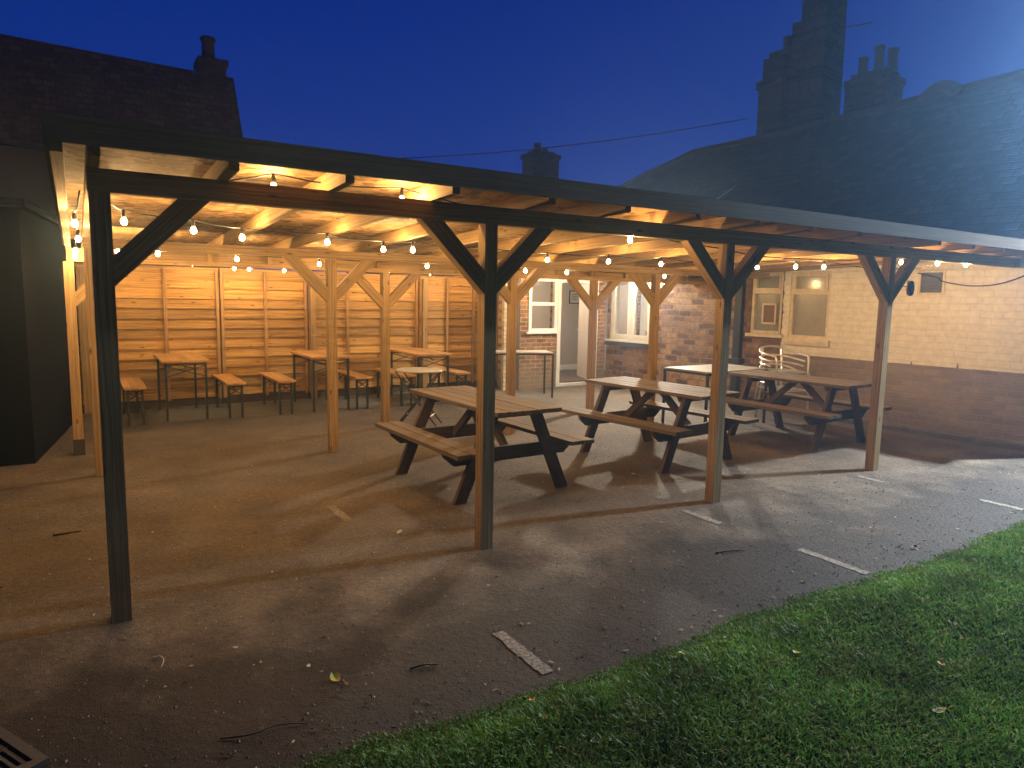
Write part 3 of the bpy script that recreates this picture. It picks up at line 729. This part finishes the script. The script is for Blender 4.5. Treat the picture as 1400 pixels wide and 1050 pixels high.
o = MB().lathe(fr(4.75, 1.93, -.09), [(.02, -.03), (.055, .0), (.06, .06), (.04, .12), (.012, .14)], 12)
o.prism([fr(4.73, 2.03, -.09), fr(4.77, 2.03, -.09), fr(4.77, 2.06, -.09), fr(4.73, 2.06, -.09)], fr(0, 0, .0) - fr(0, 0, -.1))
tag(o.build('wall_lantern', M['black']), 'small unlit black lantern high on the old brick wall', 'lantern')
mb = MB(); c = fr(4.40, 1.215, -.02)
for k in range(5):
    a = R(90 + 72 * k); e = c + ML.to_3x3() @ V((0, .05 * math.cos(a), .06 * math.sin(a))); mb.bar(c, e, .012, .014)
mb.lathe(c + V((0, 0, -.01)), [(.012, 0), (.02, .01), (.012, .02)], 8)
tag(mb.build('wall_ornament', M['iron']), 'little dark metal ornament fixed on the old brick wall', 'ornament')
# framed notice in the first cream window
nt = thing('framed_notice', fr(3.22, 1.38, .05), 'wooden framed notice standing inside the cream window next to the downpipe', 'picture')
frame(MB(), fr, 3.085, 3.325, 1.30, 1.615, .026, .045, .066).build('frame', M['cream'], nt, .003)
sheet(fr, 3.105, 3.305, 1.32, 1.595, .06).build('sheet', M['brownprint'], nt)
# hall picture
pc = thing('framed_picture', (9.24, 8.58, 1.50), 'small dark framed print on the beige hall wall inside the open door', 'picture')
# (moved to where it shows through the doorway)
f3 = lambda u, z, t: V((u, 8.572 + t, z))
frame(MB(), f3, 9.11, 9.41, 1.51, 1.80, .022, 0, .02).build('frame', M['twig'], pc)
sheet(f3, 9.12, 9.40, 1.52, 1.79, .012).build('print', M['paper'], pc)
mb = MB()
for k in range(4): mb.box(9.18, 9.34 - .02 * (k % 2), 8.580, 8.5825, 1.59 + k * .04, 1.602 + k * .04)
mb.build('lettering', M['twig'], pc)
# curtains and lamp in the big window
def drape(name, label, u0, u1, z0, z1, t, amp, folds, pinch=None, mat='curtain'):
    mb = MB(ML); nu, nz = 60, 14; g = []
    for i in range(nu + 1):
        a = i / nu; col = []
        for k in range(nz + 1):
            b = k / nz; z = z0 + (z1 - z0) * b
            u = u0 + (u1 - u0) * a
            if pinch: u = u1 - (u1 - u) * (1 - pinch * (1 - b) ** .8)
            col.append(mb._v((t + amp * math.sin(a * folds * 2 * math.pi + .5 * math.sin(b * 4)), u, z)))
        g.append(col)
    for i in range(nu):
        for k in range(nz):
            mb.f.append([g[i][k], g[i + 1][k], g[i + 1][k + 1], g[i][k + 1]]); mb.sm.append(True); mb.uv.append([(0, 0)] * 4)
    return tag(mb.build(name, M[mat]), label, 'curtain')
drape('curtain', 'tied back striped curtain behind the first pane of the big white window', 6.14, 6.50, .93, 2.08, .20, .022, 7, .62)
drape('curtain', 'pale net curtain hanging behind the pane next to the pergola post', 5.50, 5.98, .93, 2.08, .20, .016, 9, None, 'net')
ls = thing('wall_lamp', fr(6.02, 1.72, .6), 'small brown shaded lamp seen through the big white window', 'lamp')
MB().lathe(fr(6.10, 1.62, .42), [(.11, 0), (.065, .15)], 18).build('lamp_shade', M['shade'], ls)
MB().tube([fr(6.10, .06, .42), fr(6.10, 1.63, .42)], .016, 8).build('stem', M['twig'], ls)
MB().lathe(fr(6.10, .055, .42), [(.12, 0), (.12, .015), (.03, .03)], 18).build('base', M['twig'], ls)
# lamps inside
cl = thing('ceiling_lamp', (7.55, 7.5, 2.28), 'round ceiling lamp lighting the hall inside the open door', 'lamp')
MB().lathe((7.55, 7.5, 2.24), [(.10, 0), (.13, .02), (.13, .055)], 18).build('diffuser', M['lamp'], cl)
q = fr(5.7, 2.24, .9)
cl = thing('ceiling_lamp', q, 'round ceiling lamp lighting the room behind the big white window', 'lamp')
MB().lathe(q, [(.10, 0), (.13, .02), (.13, .055)], 18).build('diffuser', emit('dim_room_lamp', (1.0, .80, .60), 45.0), cl)
# plug and cable by the last front post
pg = thing('cable_connector', (6.86, .02, 1.86), 'black weatherproof plug hanging from the brace of the last front post', 'plug')
MB().lathe((6.87, -.02, 1.80), [(.012, -.075), (.03, -.06), (.038, 0), (.03, .06), (.012, .07)], 10).build('plug_body', M['cable'], pg)
MB().box(6.835, 6.905, -.03, .0, 1.858, 1.872).build('clip', M['alu'], pg)
path = [(6.88, -.02, 1.86), (7.0, .05, 1.82), (7.25, .35, 1.86), (7.9, .8, 2.06), fr(1.2, 2.06, -.03), fr(1.05, 2.03, -.03), fr(.86, 1.98, -.03), fr(.78, 1.93, -.03), fr(.5, 1.88, -.02), fr(.2, 1.90, -.02), fr(-.1, 2.02, -.02), fr(-.35, 2.2, -.02), fr(-.75, 2.38, -.03)]
def smooth(P, n=8):
    P = [V(p) for p in P]; out = []
    for i in range(len(P) - 1):
        a, b, c, d = P[max(i - 1, 0)], P[i], P[i + 1], P[min(i + 2, len(P) - 1)]
        for k in range(n):
            t = k / n; out.append(.5 * ((2 * b) + (c - a) * t + (2 * a - 5 * b + 4 * c - d) * t * t + (3 * b - a - 3 * c + d) * t ** 3))
    out.append(P[-1]); return out
tag(MB().tube(smooth(path), .007, 6).build('power_cable', M['cable']), 'thin grey cable sagging across the painted wall from the air vent', 'cable')
# overhead wire
a, b = V((2.9, 11.8, 4.35)), ML @ V((2.85, 5.7, 5.25)); pts = [a.lerp(b, t) - V((0, 0, .28 * 4 * t * (1 - t))) for t in np.linspace(0, 1, 24)]
tag(MB().tube(pts, .011, 6).build('overhead_wire', M['cable']), 'thin overhead wire crossing the dusk sky to the tall chimney', 'wire')

# ------------------------------------------------------------------ buildings behind
ob = thing('outbuilding', (-2.4, 5.4, 0), 'black windowless outbuilding at the open end of the pergola', 'outbuilding')
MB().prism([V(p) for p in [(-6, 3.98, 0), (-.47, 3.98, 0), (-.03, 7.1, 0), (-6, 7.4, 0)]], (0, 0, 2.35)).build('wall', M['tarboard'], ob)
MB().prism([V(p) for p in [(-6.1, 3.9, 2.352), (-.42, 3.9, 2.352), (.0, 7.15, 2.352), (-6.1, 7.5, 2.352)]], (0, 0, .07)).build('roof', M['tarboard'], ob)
h1 = thing('gabled_house', (0, 12, 0), 'dark gabled house with one small chimney looming behind the fence', 'house')
MB().box(-14, 2.86, 10.9, 14.2, 0, 4.25).build('wall', M['render'], h1)
mb = MB(); mb.prism([V(p) for p in [(2.86, 10.95, 4.1), (2.86, 14.15, 4.1), (2.86, 12.9, 5.3), (2.86, 12, 5.98)]], (-.2, 0, 0)); mb.build('gable', M['render'], h1)
mb = MB(); sag = lambda x: -.05 * math.sin((x + 14) / 17 * math.pi * 2.4)
xs_ = np.linspace(-14.1, 2.9, 26)
for a, b in zip(xs_, xs_[1:]):
    za, zb_ = 6.04 + sag(a), 6.04 + sag(b)
    mb.face([(a, 10.75, 4.0), (b, 10.75, 4.0), (b, 12, zb_), (a, 12, za)]); mb.face([(a, 12, za), (b, 12, zb_), (b, 14.4, 3.9), (a, 14.4, 3.9)])
    mb.face([(a, 14.4, 3.85), (b, 14.4, 3.85), (b, 10.75, 3.95), (a, 10.75, 3.95)])
mb.face([(2.9, 10.75, 3.96), (2.9, 14.4, 3.86), (2.9, 12, 6.04)])
rf1 = mb.build('roof', M['slate_x'], h1)
c1 = MB().box(2.24, 2.72, 11.72, 12.28, 5.2, 6.10).box(2.20, 2.76, 11.68, 12.32, 6.10, 6.22).build('chimney', M['brick_dark'], h1, .008)
MB().lathe((2.44, 12, 6.22), [(.14, 0), (.13, .05), (.115, .36), (.15, .40), (.15, .45), (.12, .47)], 14).build('chimney_pot', M['clay'], c1)
h2 = thing('terraced_house', (11, 16, 0), 'house hidden behind the shelter roof with only its squat chimney showing', 'house')
MB().box(6.5, 16, 12.4, 15.6, 0, 3.0).build('wall', M['render'], h2)
mb = MB(); mb.prism([V(p) for p in [(6.3, 12.2, 2.9), (6.3, 14, 4.55), (6.3, 15.8, 2.9)]], (9.9, 0, 0)); mb.build('roof', M['slate'], h2)
sx = .748
c2 = MB().box(11.50, 12.42, 13.75, 14.35, 4.2, 5.72).box(11.46, 12.46, 13.7, 14.4, 5.72, 5.86).box(11.6, 12.36, 13.85, 14.25, 5.86, 5.95).build('chimney', M['brick_dark'], h2, .01)
MB().lathe((11.84, 14.05, 5.95), [(.12, 0), (.11, .18), (.13, .22), (.1, .24)], 14).build('chimney_pot', M['clay'], c2)
MB().lathe((12.10, 14.05, 5.95), [(.10, 0), (.09, .08), (.1, .1)], 14).build('chimney_pot', M['clay'], c2)

# ------------------------------------------------------------------ picnic tables
def picnic(loc, rz, label, L=1.56, seed=1):
    o = thing('picnic_table', loc, label, 'picnic table', 'wooden picnic tables under the pergola', rz)
    P = lambda mb, nm, mt, par=o: mb.build(nm, mt, par, .004, rel=False)
    pw, gp = .118, .009; n = 5; tot = n * pw + (n - 1) * gp
    mb = MB()
    for i in range(n):
        x = -tot / 2 + i * (pw + gp); e = random.uniform(-.008, .008); dz = random.uniform(-.0015, .0015)
        mb.hexa((x + pw / 2, e, .733 + dz), ((1, 0, 0), (0, 1, 0), (0, 0, 1)), (pw / 2, L / 2, .0165))
    P(mb, 'tabletop', M['picnic'])
    for s in (-1, 1):
        mb = MB()
        for k in range(2):
            x = s * (.480 + k * (pw + gp)); mb.hexa((x, random.uniform(-.008, .008), .433), ((1, 0, 0), (0, 1, 0), (0, 0, 1)), (pw / 2, L / 2, .0165))
        P(mb, 'bench', M['picnic'])
    for s in (-1, 1):
        y = s * .52
        for sd in (-1, 1):
            mb = MB(); xt, xb = .20, .515; hw = .055
            pts = [(sd * (xb - hw), y, 0), (sd * (xb + hw), y, 0), (sd * (xt + hw), y, .716), (sd * (xt - hw), y, .716)]
            mb.prism([V(p) for p in pts], (0, .042 * s, 0)); P(mb, 'leg', M['picnic_leg'])
        mb = MB(); b = .645
        pts = [(-b, y - .001 * s, .416), (b, y - .001 * s, .416), (b - .012, y - .001 * s, .375), (b - .10, y - .001 * s, .30), (-b + .10, y - .001 * s, .30), (-b + .012, y - .001 * s, .375)]
        mb.prism([V(p) for p in pts], (0, -.042 * s, 0)); P(mb, 'cross_beam', M['picnic_leg'])
        mb = MB(); yy = y - .001 * s
        mb.prism([V(p) for p in [(-.29, yy, .716), (.29, yy, .716), (.25, yy, .655), (-.25, yy, .655)]], (0, -.042 * s, 0)); P(mb, 'top_bearer', M['picnic_leg'])
        mb = MB(); mb.bar((0, y - s * .062, .345), (0, s * .05, .698), .065, .04, (1, 0, 0)); P(mb, 'diagonal_brace', M['picnic_leg'])
    return o
picnic((2.93, 1.53, 0), R(2), 'dark weathered picnic table behind the second front post, beside the round bistro table')
picnic((5.06, 1.52, 0), R(6), 'dark picnic table in the middle of three with white light patches on its top')
picnic((7.24, 1.40, 0), R(4), 'greyest picnic table, by the painted wall in front of the stacked metal chairs')

# ------------------------------------------------------------------ beer tables and benches
def xbrace(mb, x0, x1, y, z, drop):
    mb.bar((x0, y, z - .02), (x1 - .02, y - .004, z - drop), .012, .012); mb.bar((x1, y + .004, z - .02), (x0 + .02, y + .004, z - drop), .012, .012)
def trestle(name, cat, loc, w, L, h, label, group, rz=0.0):
    o = thing(name, loc, label, cat, group, rz)
    B = lambda mb, nm, mt, bv=.004: mb.build(nm, mt, o, bv, rel=False)
    mb = MB(); n = 3 if w < .3 else 5; pw = w / n
    for i in range(n): mb.hexa((-w / 2 + pw * (i + .5), 0, h - .013), ((1, 0, 0), (0, 1, 0), (0, 0, 1)), (pw / 2 - .0008, L / 2, .0125))
    for s in (-1, 1): mb.box(-w / 2 + .02, w / 2 - .02, s * (L / 2 - .10) - .025, s * (L / 2 - .10) + .025, h - .048, h - .026)
    B(mb, 'seat' if w < .3 else 'tabletop', M['beer'])
    lx = w / 2 - .045; ly = L / 2 - .085
    for sy in (-1, 1):
        for sx_ in (-1, 1):
            mb = MB(); mb.hexa((sx_ * lx, sy * ly, (h - .04) / 2), ((1, 0, 0), (0, 1, 0), (0, 0, 1)), (.013, .017, (h - .04) / 2)); B(mb, 'leg', M['green_steel'], .002)
        mb = MB(); xbrace(mb, -lx, lx, sy * ly, h - .05, .06 + w * .17); mb.bar((-lx, sy * ly, h - .06), (lx, sy * ly, h - .06), .012, .012)
        B(mb, 'cross_brace', M['green_steel'], 0)
        mb = MB(); mb.bar((0, sy * (ly - .01), h - .10), (0, sy * (ly - .33), h - .05), .012, .012); B(mb, 'stay', M['green_steel'], 0)
    return o
TL = 'narrow orange topped beer table with steel legs against the fence, '
trestle('beer_table', 'beer table', (1.06, 6.24, 0), .55, 1.15, .77, 'orange topped beer table with green steel legs nearest the outbuilding', 'folding beer tables along the fence')
trestle('beer_table', 'beer table', (2.90, 6.22, 0), .58, 1.17, .77, 'orange beer table half hidden behind the second post of the middle row', 'folding beer tables along the fence')
trestle('beer_table', 'beer table', (4.45, 6.20, 0), .56, 1.25, .77, 'orange beer table standing behind the round grey bistro table', 'folding beer tables along the fence')
BG = 'narrow orange beer benches along the fence'
for x, lb in ((.48, 'orange beer bench half hidden by the dark corner post'), (1.63, 'orange beer bench just right of the first beer table'), (2.27, 'orange beer bench just left of the second beer table'),
              (3.34, 'orange beer bench showing right beside the second post of the middle row'), (4.02, 'orange beer bench partly behind the slim back post and bistro table'), (4.93, 'orange beer bench at the far right end of the fence row')):
    trestle('beer_bench', 'beer bench', (x, 6.17 if x < 4.9 else 6.15, 0), .245, 1.12, .47, lb, BG)

# ------------------------------------------------------------------ other tables and chairs
o = thing('bistro_table', (3.56, 4.22, 0), 'round grey folding bistro table with crossed thin metal legs', 'table')
MB().lathe((3.56, 4.22, .69), [(.295, 0), (.305, .004), (.305, .014), (.295, .018)], 40).build('tabletop', M['stonetop'], o)
dv = V((.62, .78, 0)).normalized(); sv = V((dv.y, -dv.x, 0))
for k in (-1, 1):
    for a, b in ((sv * .26 + dv * .14 * k, -sv * .27 + dv * .14 * k), (-sv * .26 + dv * .10 * k, sv * .27 + dv * .10 * k)):
        c = V((3.56, 4.22, 0)); MB().tube([c + a + V((0, 0, .006)), c + b + V((0, 0, .688))], .009, 8).build('leg', M['black'], o)
mb = MB(); c = V((3.56, 4.22, 0))
mb.tube([c + sv * .17 + dv * .14 + V((0, 0, .13)), c + sv * .17 - dv * .14 + V((0, 0, .13))], .006, 6).tube([c - sv * .17 + dv * .1 + V((0, 0, .13)), c - sv * .17 - dv * .1 + V((0, 0, .13))], .006, 6)
mb.build('cross_bar', M['alu'], o)
def metal_table(loc, rz, sx_, sy_, h, label, top):
    o = thing('metal_table', loc, label, 'table', 'black framed metal tables', rz)
    MB().box(-sx_ / 2 + .012, sx_ / 2 - .012, -sy_ / 2 + .012, sy_ / 2 - .012, h - .018, h).build('tabletop', top, o, .003, rel=False)
    mb = MB(); frame(mb, lambda u, z, t: V((u, z, h - .045 + t)), -sx_ / 2, sx_ / 2, -sy_ / 2, sy_ / 2, .03, 0, .0265); mb.build('frame', M['black'], o, .003, rel=False)
    for a in (-1, 1):
        for b in (-1, 1):
            x, y = a * (sx_ / 2 - .015), b * (sy_ / 2 - .015)
            MB().box(x - .014, x + .014, y - .014, y + .014, 0, h - .046).build('leg', M['black'], o, .003, rel=False)
    return o
metal_table((6.08, 5.92, 0), R(-20), 1.15, .55, .745, 'tall black framed table with speckled top in front of the back door window', M['stonetop'])
metal_table((7.17, 2.62, 0), R(3), 1.24, .74, .75, 'black framed table with pale grey top between picnic tables and brick wall', M['greywood'])

def chair(loc, rz, label):
    o = thing('metal_chair', loc, label, 'chair', 'stacked aluminium bistro chairs', rz)
    B = lambda mb, nm, mt: mb.build(nm, mt, o, 0, rel=False)
    # local: back at +y, front at -y
    def loop(z0, rise, hw, back, front, n=22):
        P = []
        for i in range(n + 1):
            t = i / n; a = math.pi * t
            x = hw * math.cos(a); y = back * math.sin(a) ** .6 if 0 < t < 1 else 0
            P.append((x, y, z0 + rise * math.sin(a)))
        return [(hw, front, z0 - .012)] + P + [(-hw, front, z0 - .012)]
    B(MB().tube(loop(.67, .09, .285, .27, -.20), .016, 8), 'arm_rail', M['alu'])
    B(MB().tube(loop(.59, .05, .276, .262, -.12), .013, 8), 'back_rail', M['alu'])
    B(MB().tube(loop(.52, .03, .268, .255, -.10), .013, 8), 'back_rail', M['alu'])
    for s in (-1, 1):
        B(MB().tube([(s * .275, -.19, .662), (s * .262, -.215, .60), (s * .255, -.225, .43), (s * .262, -.245, .0)], .015, 8), 'leg', M['alu'])
        B(MB().tube([(s * .16, .235, .745), (s * .17, .225, .43), (s * .215, .27, .0)], .015, 8), 'leg', M['alu'])
    mb = MB()
    for i in range(6): mb.box(-.225, .225, -.20 + i * .072, -.20 + i * .072 + .055, .435, .447)
    B(mb, 'seat', M['alu'])
    B(MB().tube([(.255, -.222, .425), (.17, .222, .425), (-.17, .222, .425), (-.255, -.222, .425)], .010, 8, True), 'seat_frame', M['alu'])
    return o
ch = chair((8.27, 2.40, 0), R(-16), 'aluminium bistro chair at the bottom of the stack by the cream windows')
dup(ch, (8.27, 2.42, .25), R(-15), 'aluminium bistro chair on top of the stack by the cream windows')

# ------------------------------------------------------------------ drain, leaves, twigs
o = thing('drain_gully', (-.50, -.98, 0), 'square cast iron drain grate set in a stone kerb near the lawn end', 'drain', None, R(-62))
frame(MB(), lambda u, z, t: V((u, z, t)), -.20, .20, -.20, .20, .035, .001, .024).build('frame', M['iron'], o, .004, rel=False)
mb = MB()
for k in range(11): mb.box(-.15, .15, -.15 + k * .029, -.137 + k * .029, .006, .016)
for x in (-.155, 0, .145): mb.box(x, x + .010, -.163, .163, .0055, .0155)
mb.build('grate', M['iron'], o, 0, rel=False)
MB().box(-.163, .163, -.163, .163, .001, .004).build('sump', M['cable'], o, rel=False)

def leaf(x, y, z, s, mat, label, grp):
    mb = MB(); n = 7; a = random.uniform(0, 6.28); cu = random.uniform(.2, .6); tl = random.uniform(-.35, .35)
    L = []; 
    for i in range(n + 1):
        t = i / n; w = s * .36 * math.sin(math.pi * t ** .8) + .0004; l = s * (t - .5); zz = cu * s * (t - .5) ** 2 * 1.6
        L.append([(l, -w, zz + .12 * w), (l, 0, zz - .03 * s), (l, w, zz + .25 * w)])
    for i in range(n):
        for k in range(2): mb.face([L[i][k], L[i + 1][k], L[i + 1][k + 1], L[i][k + 1]], sm=True)
    o = mb.build('fallen_leaf', mat); o.location = (x, y, z); o.rotation_euler = (random.uniform(-.3, .3), tl, a)
    return tag(o, label, 'leaf', grp)
LG = 'fallen leaves on the lawn and tarmac'
for (x, y, m, s, lb) in ((2.48, -1.69, 'leafp', .05, 'pale leaf standing on the grass close to the tarmac edge'), (2.66, -1.94, 'leafy', .04, 'yellow leaf on the grass in the lawn centre'),
                      (1.37, -1.76, 'leafy', .04, 'yellow leaf at the dark corner of the lawn'), (1.76, -2.14, 'leafy', .045, 'pair of yellow leaves near the lower grass edge'), (2.01, -2.29, 'leafy', .045, 'pair of yellow leaves near the lower grass edge'),
                      (2.75, -2.52, 'leafp', .06, 'long pale leaf low on the bright side of the lawn'), (3.15, -2.33, 'leafy', .04, 'yellow leaf on the bright side of the lawn'), (3.72, -2.33, 'leafp', .045, 'pale leaf at the bright edge of the lawn'),
                      (1.86, -2.0, 'leafp', .045, 'curled pale brown leaf in the dark half of the lawn'), (2.15, -2.25, 'leafb', .06, 'brown leaves lying flat in the grass'), (2.07, -2.17, 'leafb', .055, 'brown leaves lying flat in the grass'),
                      (3.62, -2.15, 'leafb', .06, 'large brown leaf on the bright upper grass'), (1.40, -1.64, 'leafy', .035, 'small yellow leaf right on the lawn edge'), (.79, -1.04, 'leafy', .06, 'yellow leaf alone on the dark tarmac'),
                      (1.18, -1.14, 'leafb', .05, 'curled brown leaf on the dark tarmac'), (4.67, -1.40, 'leafb', .05, 'dark leaf scraps on tarmac beside the bright lawn edge'), (4.62, -1.33, 'leafb', .04, 'dark leaf scraps on tarmac beside the bright lawn edge'),
                      (1.45, -1.98, 'leafp', .05, 'pair of pale leaves low in the darkest grass'), (1.52, -2.0, 'leafp', .045, 'pair of pale leaves low in the darkest grass'), (2.19, -1.68, 'leafy', .04, 'dull yellow leaf by the tarmac in the middle of the lawn edge'),
                      (1.75, .55, 'leafp', .05, 'pale leaf scrap on the tarmac before the second front post'), (4.3, 1.0, 'leafy', .055, 'yellow leaf on the tarmac beside the first picnic table')):
    leaf(x, y, .045 if y < LAWN_Y - .02 else .010, s, M[m], lb, LG)
def twig(pts, r, label, mat):
    P = smooth(pts, 5); n = len(P)
    return tag(MB().tube(P, [r * (1 - .55 * i / n) for i in range(n)], 6).build('twig', mat), label, 'twig', 'twigs on the tarmac')
twig([(.14, -.46, .006), (.17, -.48, .012), (.18, -.52, .012), (.165, -.57, .006)], .003, 'thin pale curved stalk on tarmac near the corner post', M['leafp'])
twig([(-.28, 1.60, .008), (-.2, 1.59, .012), (-.12, 1.61, .008)], .008, 'short dark twig on the tarmac left of the corner post', M['twig'])
twig([(.30, -1.22, .006), (.40, -1.26, .012), (.50, -1.25, .012), (.60, -1.29, .006)], .004, 'long thin twig on the darkest tarmac', M['twig'])
twig([(3.40, -.80, .006), (3.5, -.83, .012), (3.62, -.86, .006)], .006, 'dark twig on the tarmac between two bay lines', M['twig'])
twig([(1.10, -1.12, .006), (1.16, -1.13, .012), (1.22, -1.15, .006)], .006, 'stubby dark twig beside a bay line', M['twig'])

# ------------------------------------------------------------------ haze
HAZE = 0.0065
N = NT('glare_haze')
pv = N.n('VolumePrincipled', {'Color': (.42, .66, 1.0, 1), 'Density': HAZE, 'Anisotropy': .75})  # thin blue volume added so the lamps spread a glare
N.t.links.new(pv.outputs[0], N.out.inputs['Volume'])
if HAZE: tag(MB().box(-60, 60, -60, 60, -1, 9.0).build('haze', N.m), 'faint blue mist added for lamp glare', kind='stuff')

# ------------------------------------------------------------------ sky, camera, render
w = bpy.data.worlds.new('World'); bpy.context.scene.world = w; w.use_nodes = True
nt = w.node_tree; nt.nodes.clear()
out = nt.nodes.new('ShaderNodeOutputWorld'); bg = nt.nodes.new('ShaderNodeBackground')
tc = nt.nodes.new('ShaderNodeTexCoord'); sx3 = nt.nodes.new('ShaderNodeSeparateXYZ'); rp = nt.nodes.new('ShaderNodeValToRGB')
el = rp.color_ramp.elements
while len(el) < 5: el.new(.5)
for e, (p_, c_) in zip(el, ((0.0, (.018, .055, .290, 1)), (.16, (.005, .036, .260, 1)), (.40, (.0, .018, .200, 1)), (.62, (.0004, .006, .060, 1)), (1.0, (.0003, .002, .020, 1)))):
    e.position = p_; e.color = c_
nt.links.new(tc.outputs['Generated'], sx3.inputs[0]); nt.links.new(sx3.outputs[2], rp.inputs[0]); dk = nt.nodes.new('ShaderNodeMapRange'); dk.inputs[1].default_value = -.7; dk.inputs[2].default_value = .25; dk.inputs[3].default_value = .28; dk.inputs[4].default_value = 1.0
nt.links.new(sx3.outputs[1], dk.inputs[0])
ml = nt.nodes.new('ShaderNodeMix'); ml.data_type = 'RGBA'; ml.blend_type = 'MULTIPLY'; ml.inputs[0].default_value = 1.0
nt.links.new(rp.outputs[0], ml.inputs[6]); nt.links.new(dk.outputs[0], ml.inputs[7]); nt.links.new(ml.outputs[2], bg.inputs[0])
nt.links.new(bg.outputs[0], out.inputs[0])
bg.inputs[1].default_value = 1.0

S = bpy.context.scene
cam = bpy.data.cameras.new('camera'); co = bpy.data.objects.new('camera', cam); C.objects.link(co); S.camera = co
cam.sensor_fit = 'HORIZONTAL'; cam.sensor_width = 36; cam.lens = 950.323 / 1400 * 36; cam.clip_end = 500; cam.clip_start = .05
ya, pi_, ro = R(32.0484), R(7.1789), R(1.1282)
fw = V((math.sin(ya) * math.cos(pi_), math.cos(ya) * math.cos(pi_), -math.sin(pi_))); rt = V((math.cos(ya), -math.sin(ya), 0)); up = rt.cross(fw)
r2 = rt * math.cos(ro) + up * math.sin(ro); u2 = -rt * math.sin(ro) + up * math.cos(ro)
mw = Matrix((r2, u2, -fw)).transposed().to_4x4(); mw.translation = (-.072, -3.792, 1.644); co.matrix_world = mw
S.view_settings.view_transform = 'Standard'; S.view_settings.look = 'None'; S.view_settings.exposure = 0; S.view_settings.gamma = 1
cy = S.cycles; cy.use_denoising = True; cy.max_bounces = 8; cy.diffuse_bounces = 4; cy.glossy_bounces = 3; cy.transparent_max_bounces = 12
cy.volume_bounces = 0; cy.sample_clamp_indirect = 6; cy.caustics_reflective = False; cy.caustics_refractive = False
try: cy.denoiser = 'OPENIMAGEDENOISE'
except Exception: pass
cy.use_light_tree = True
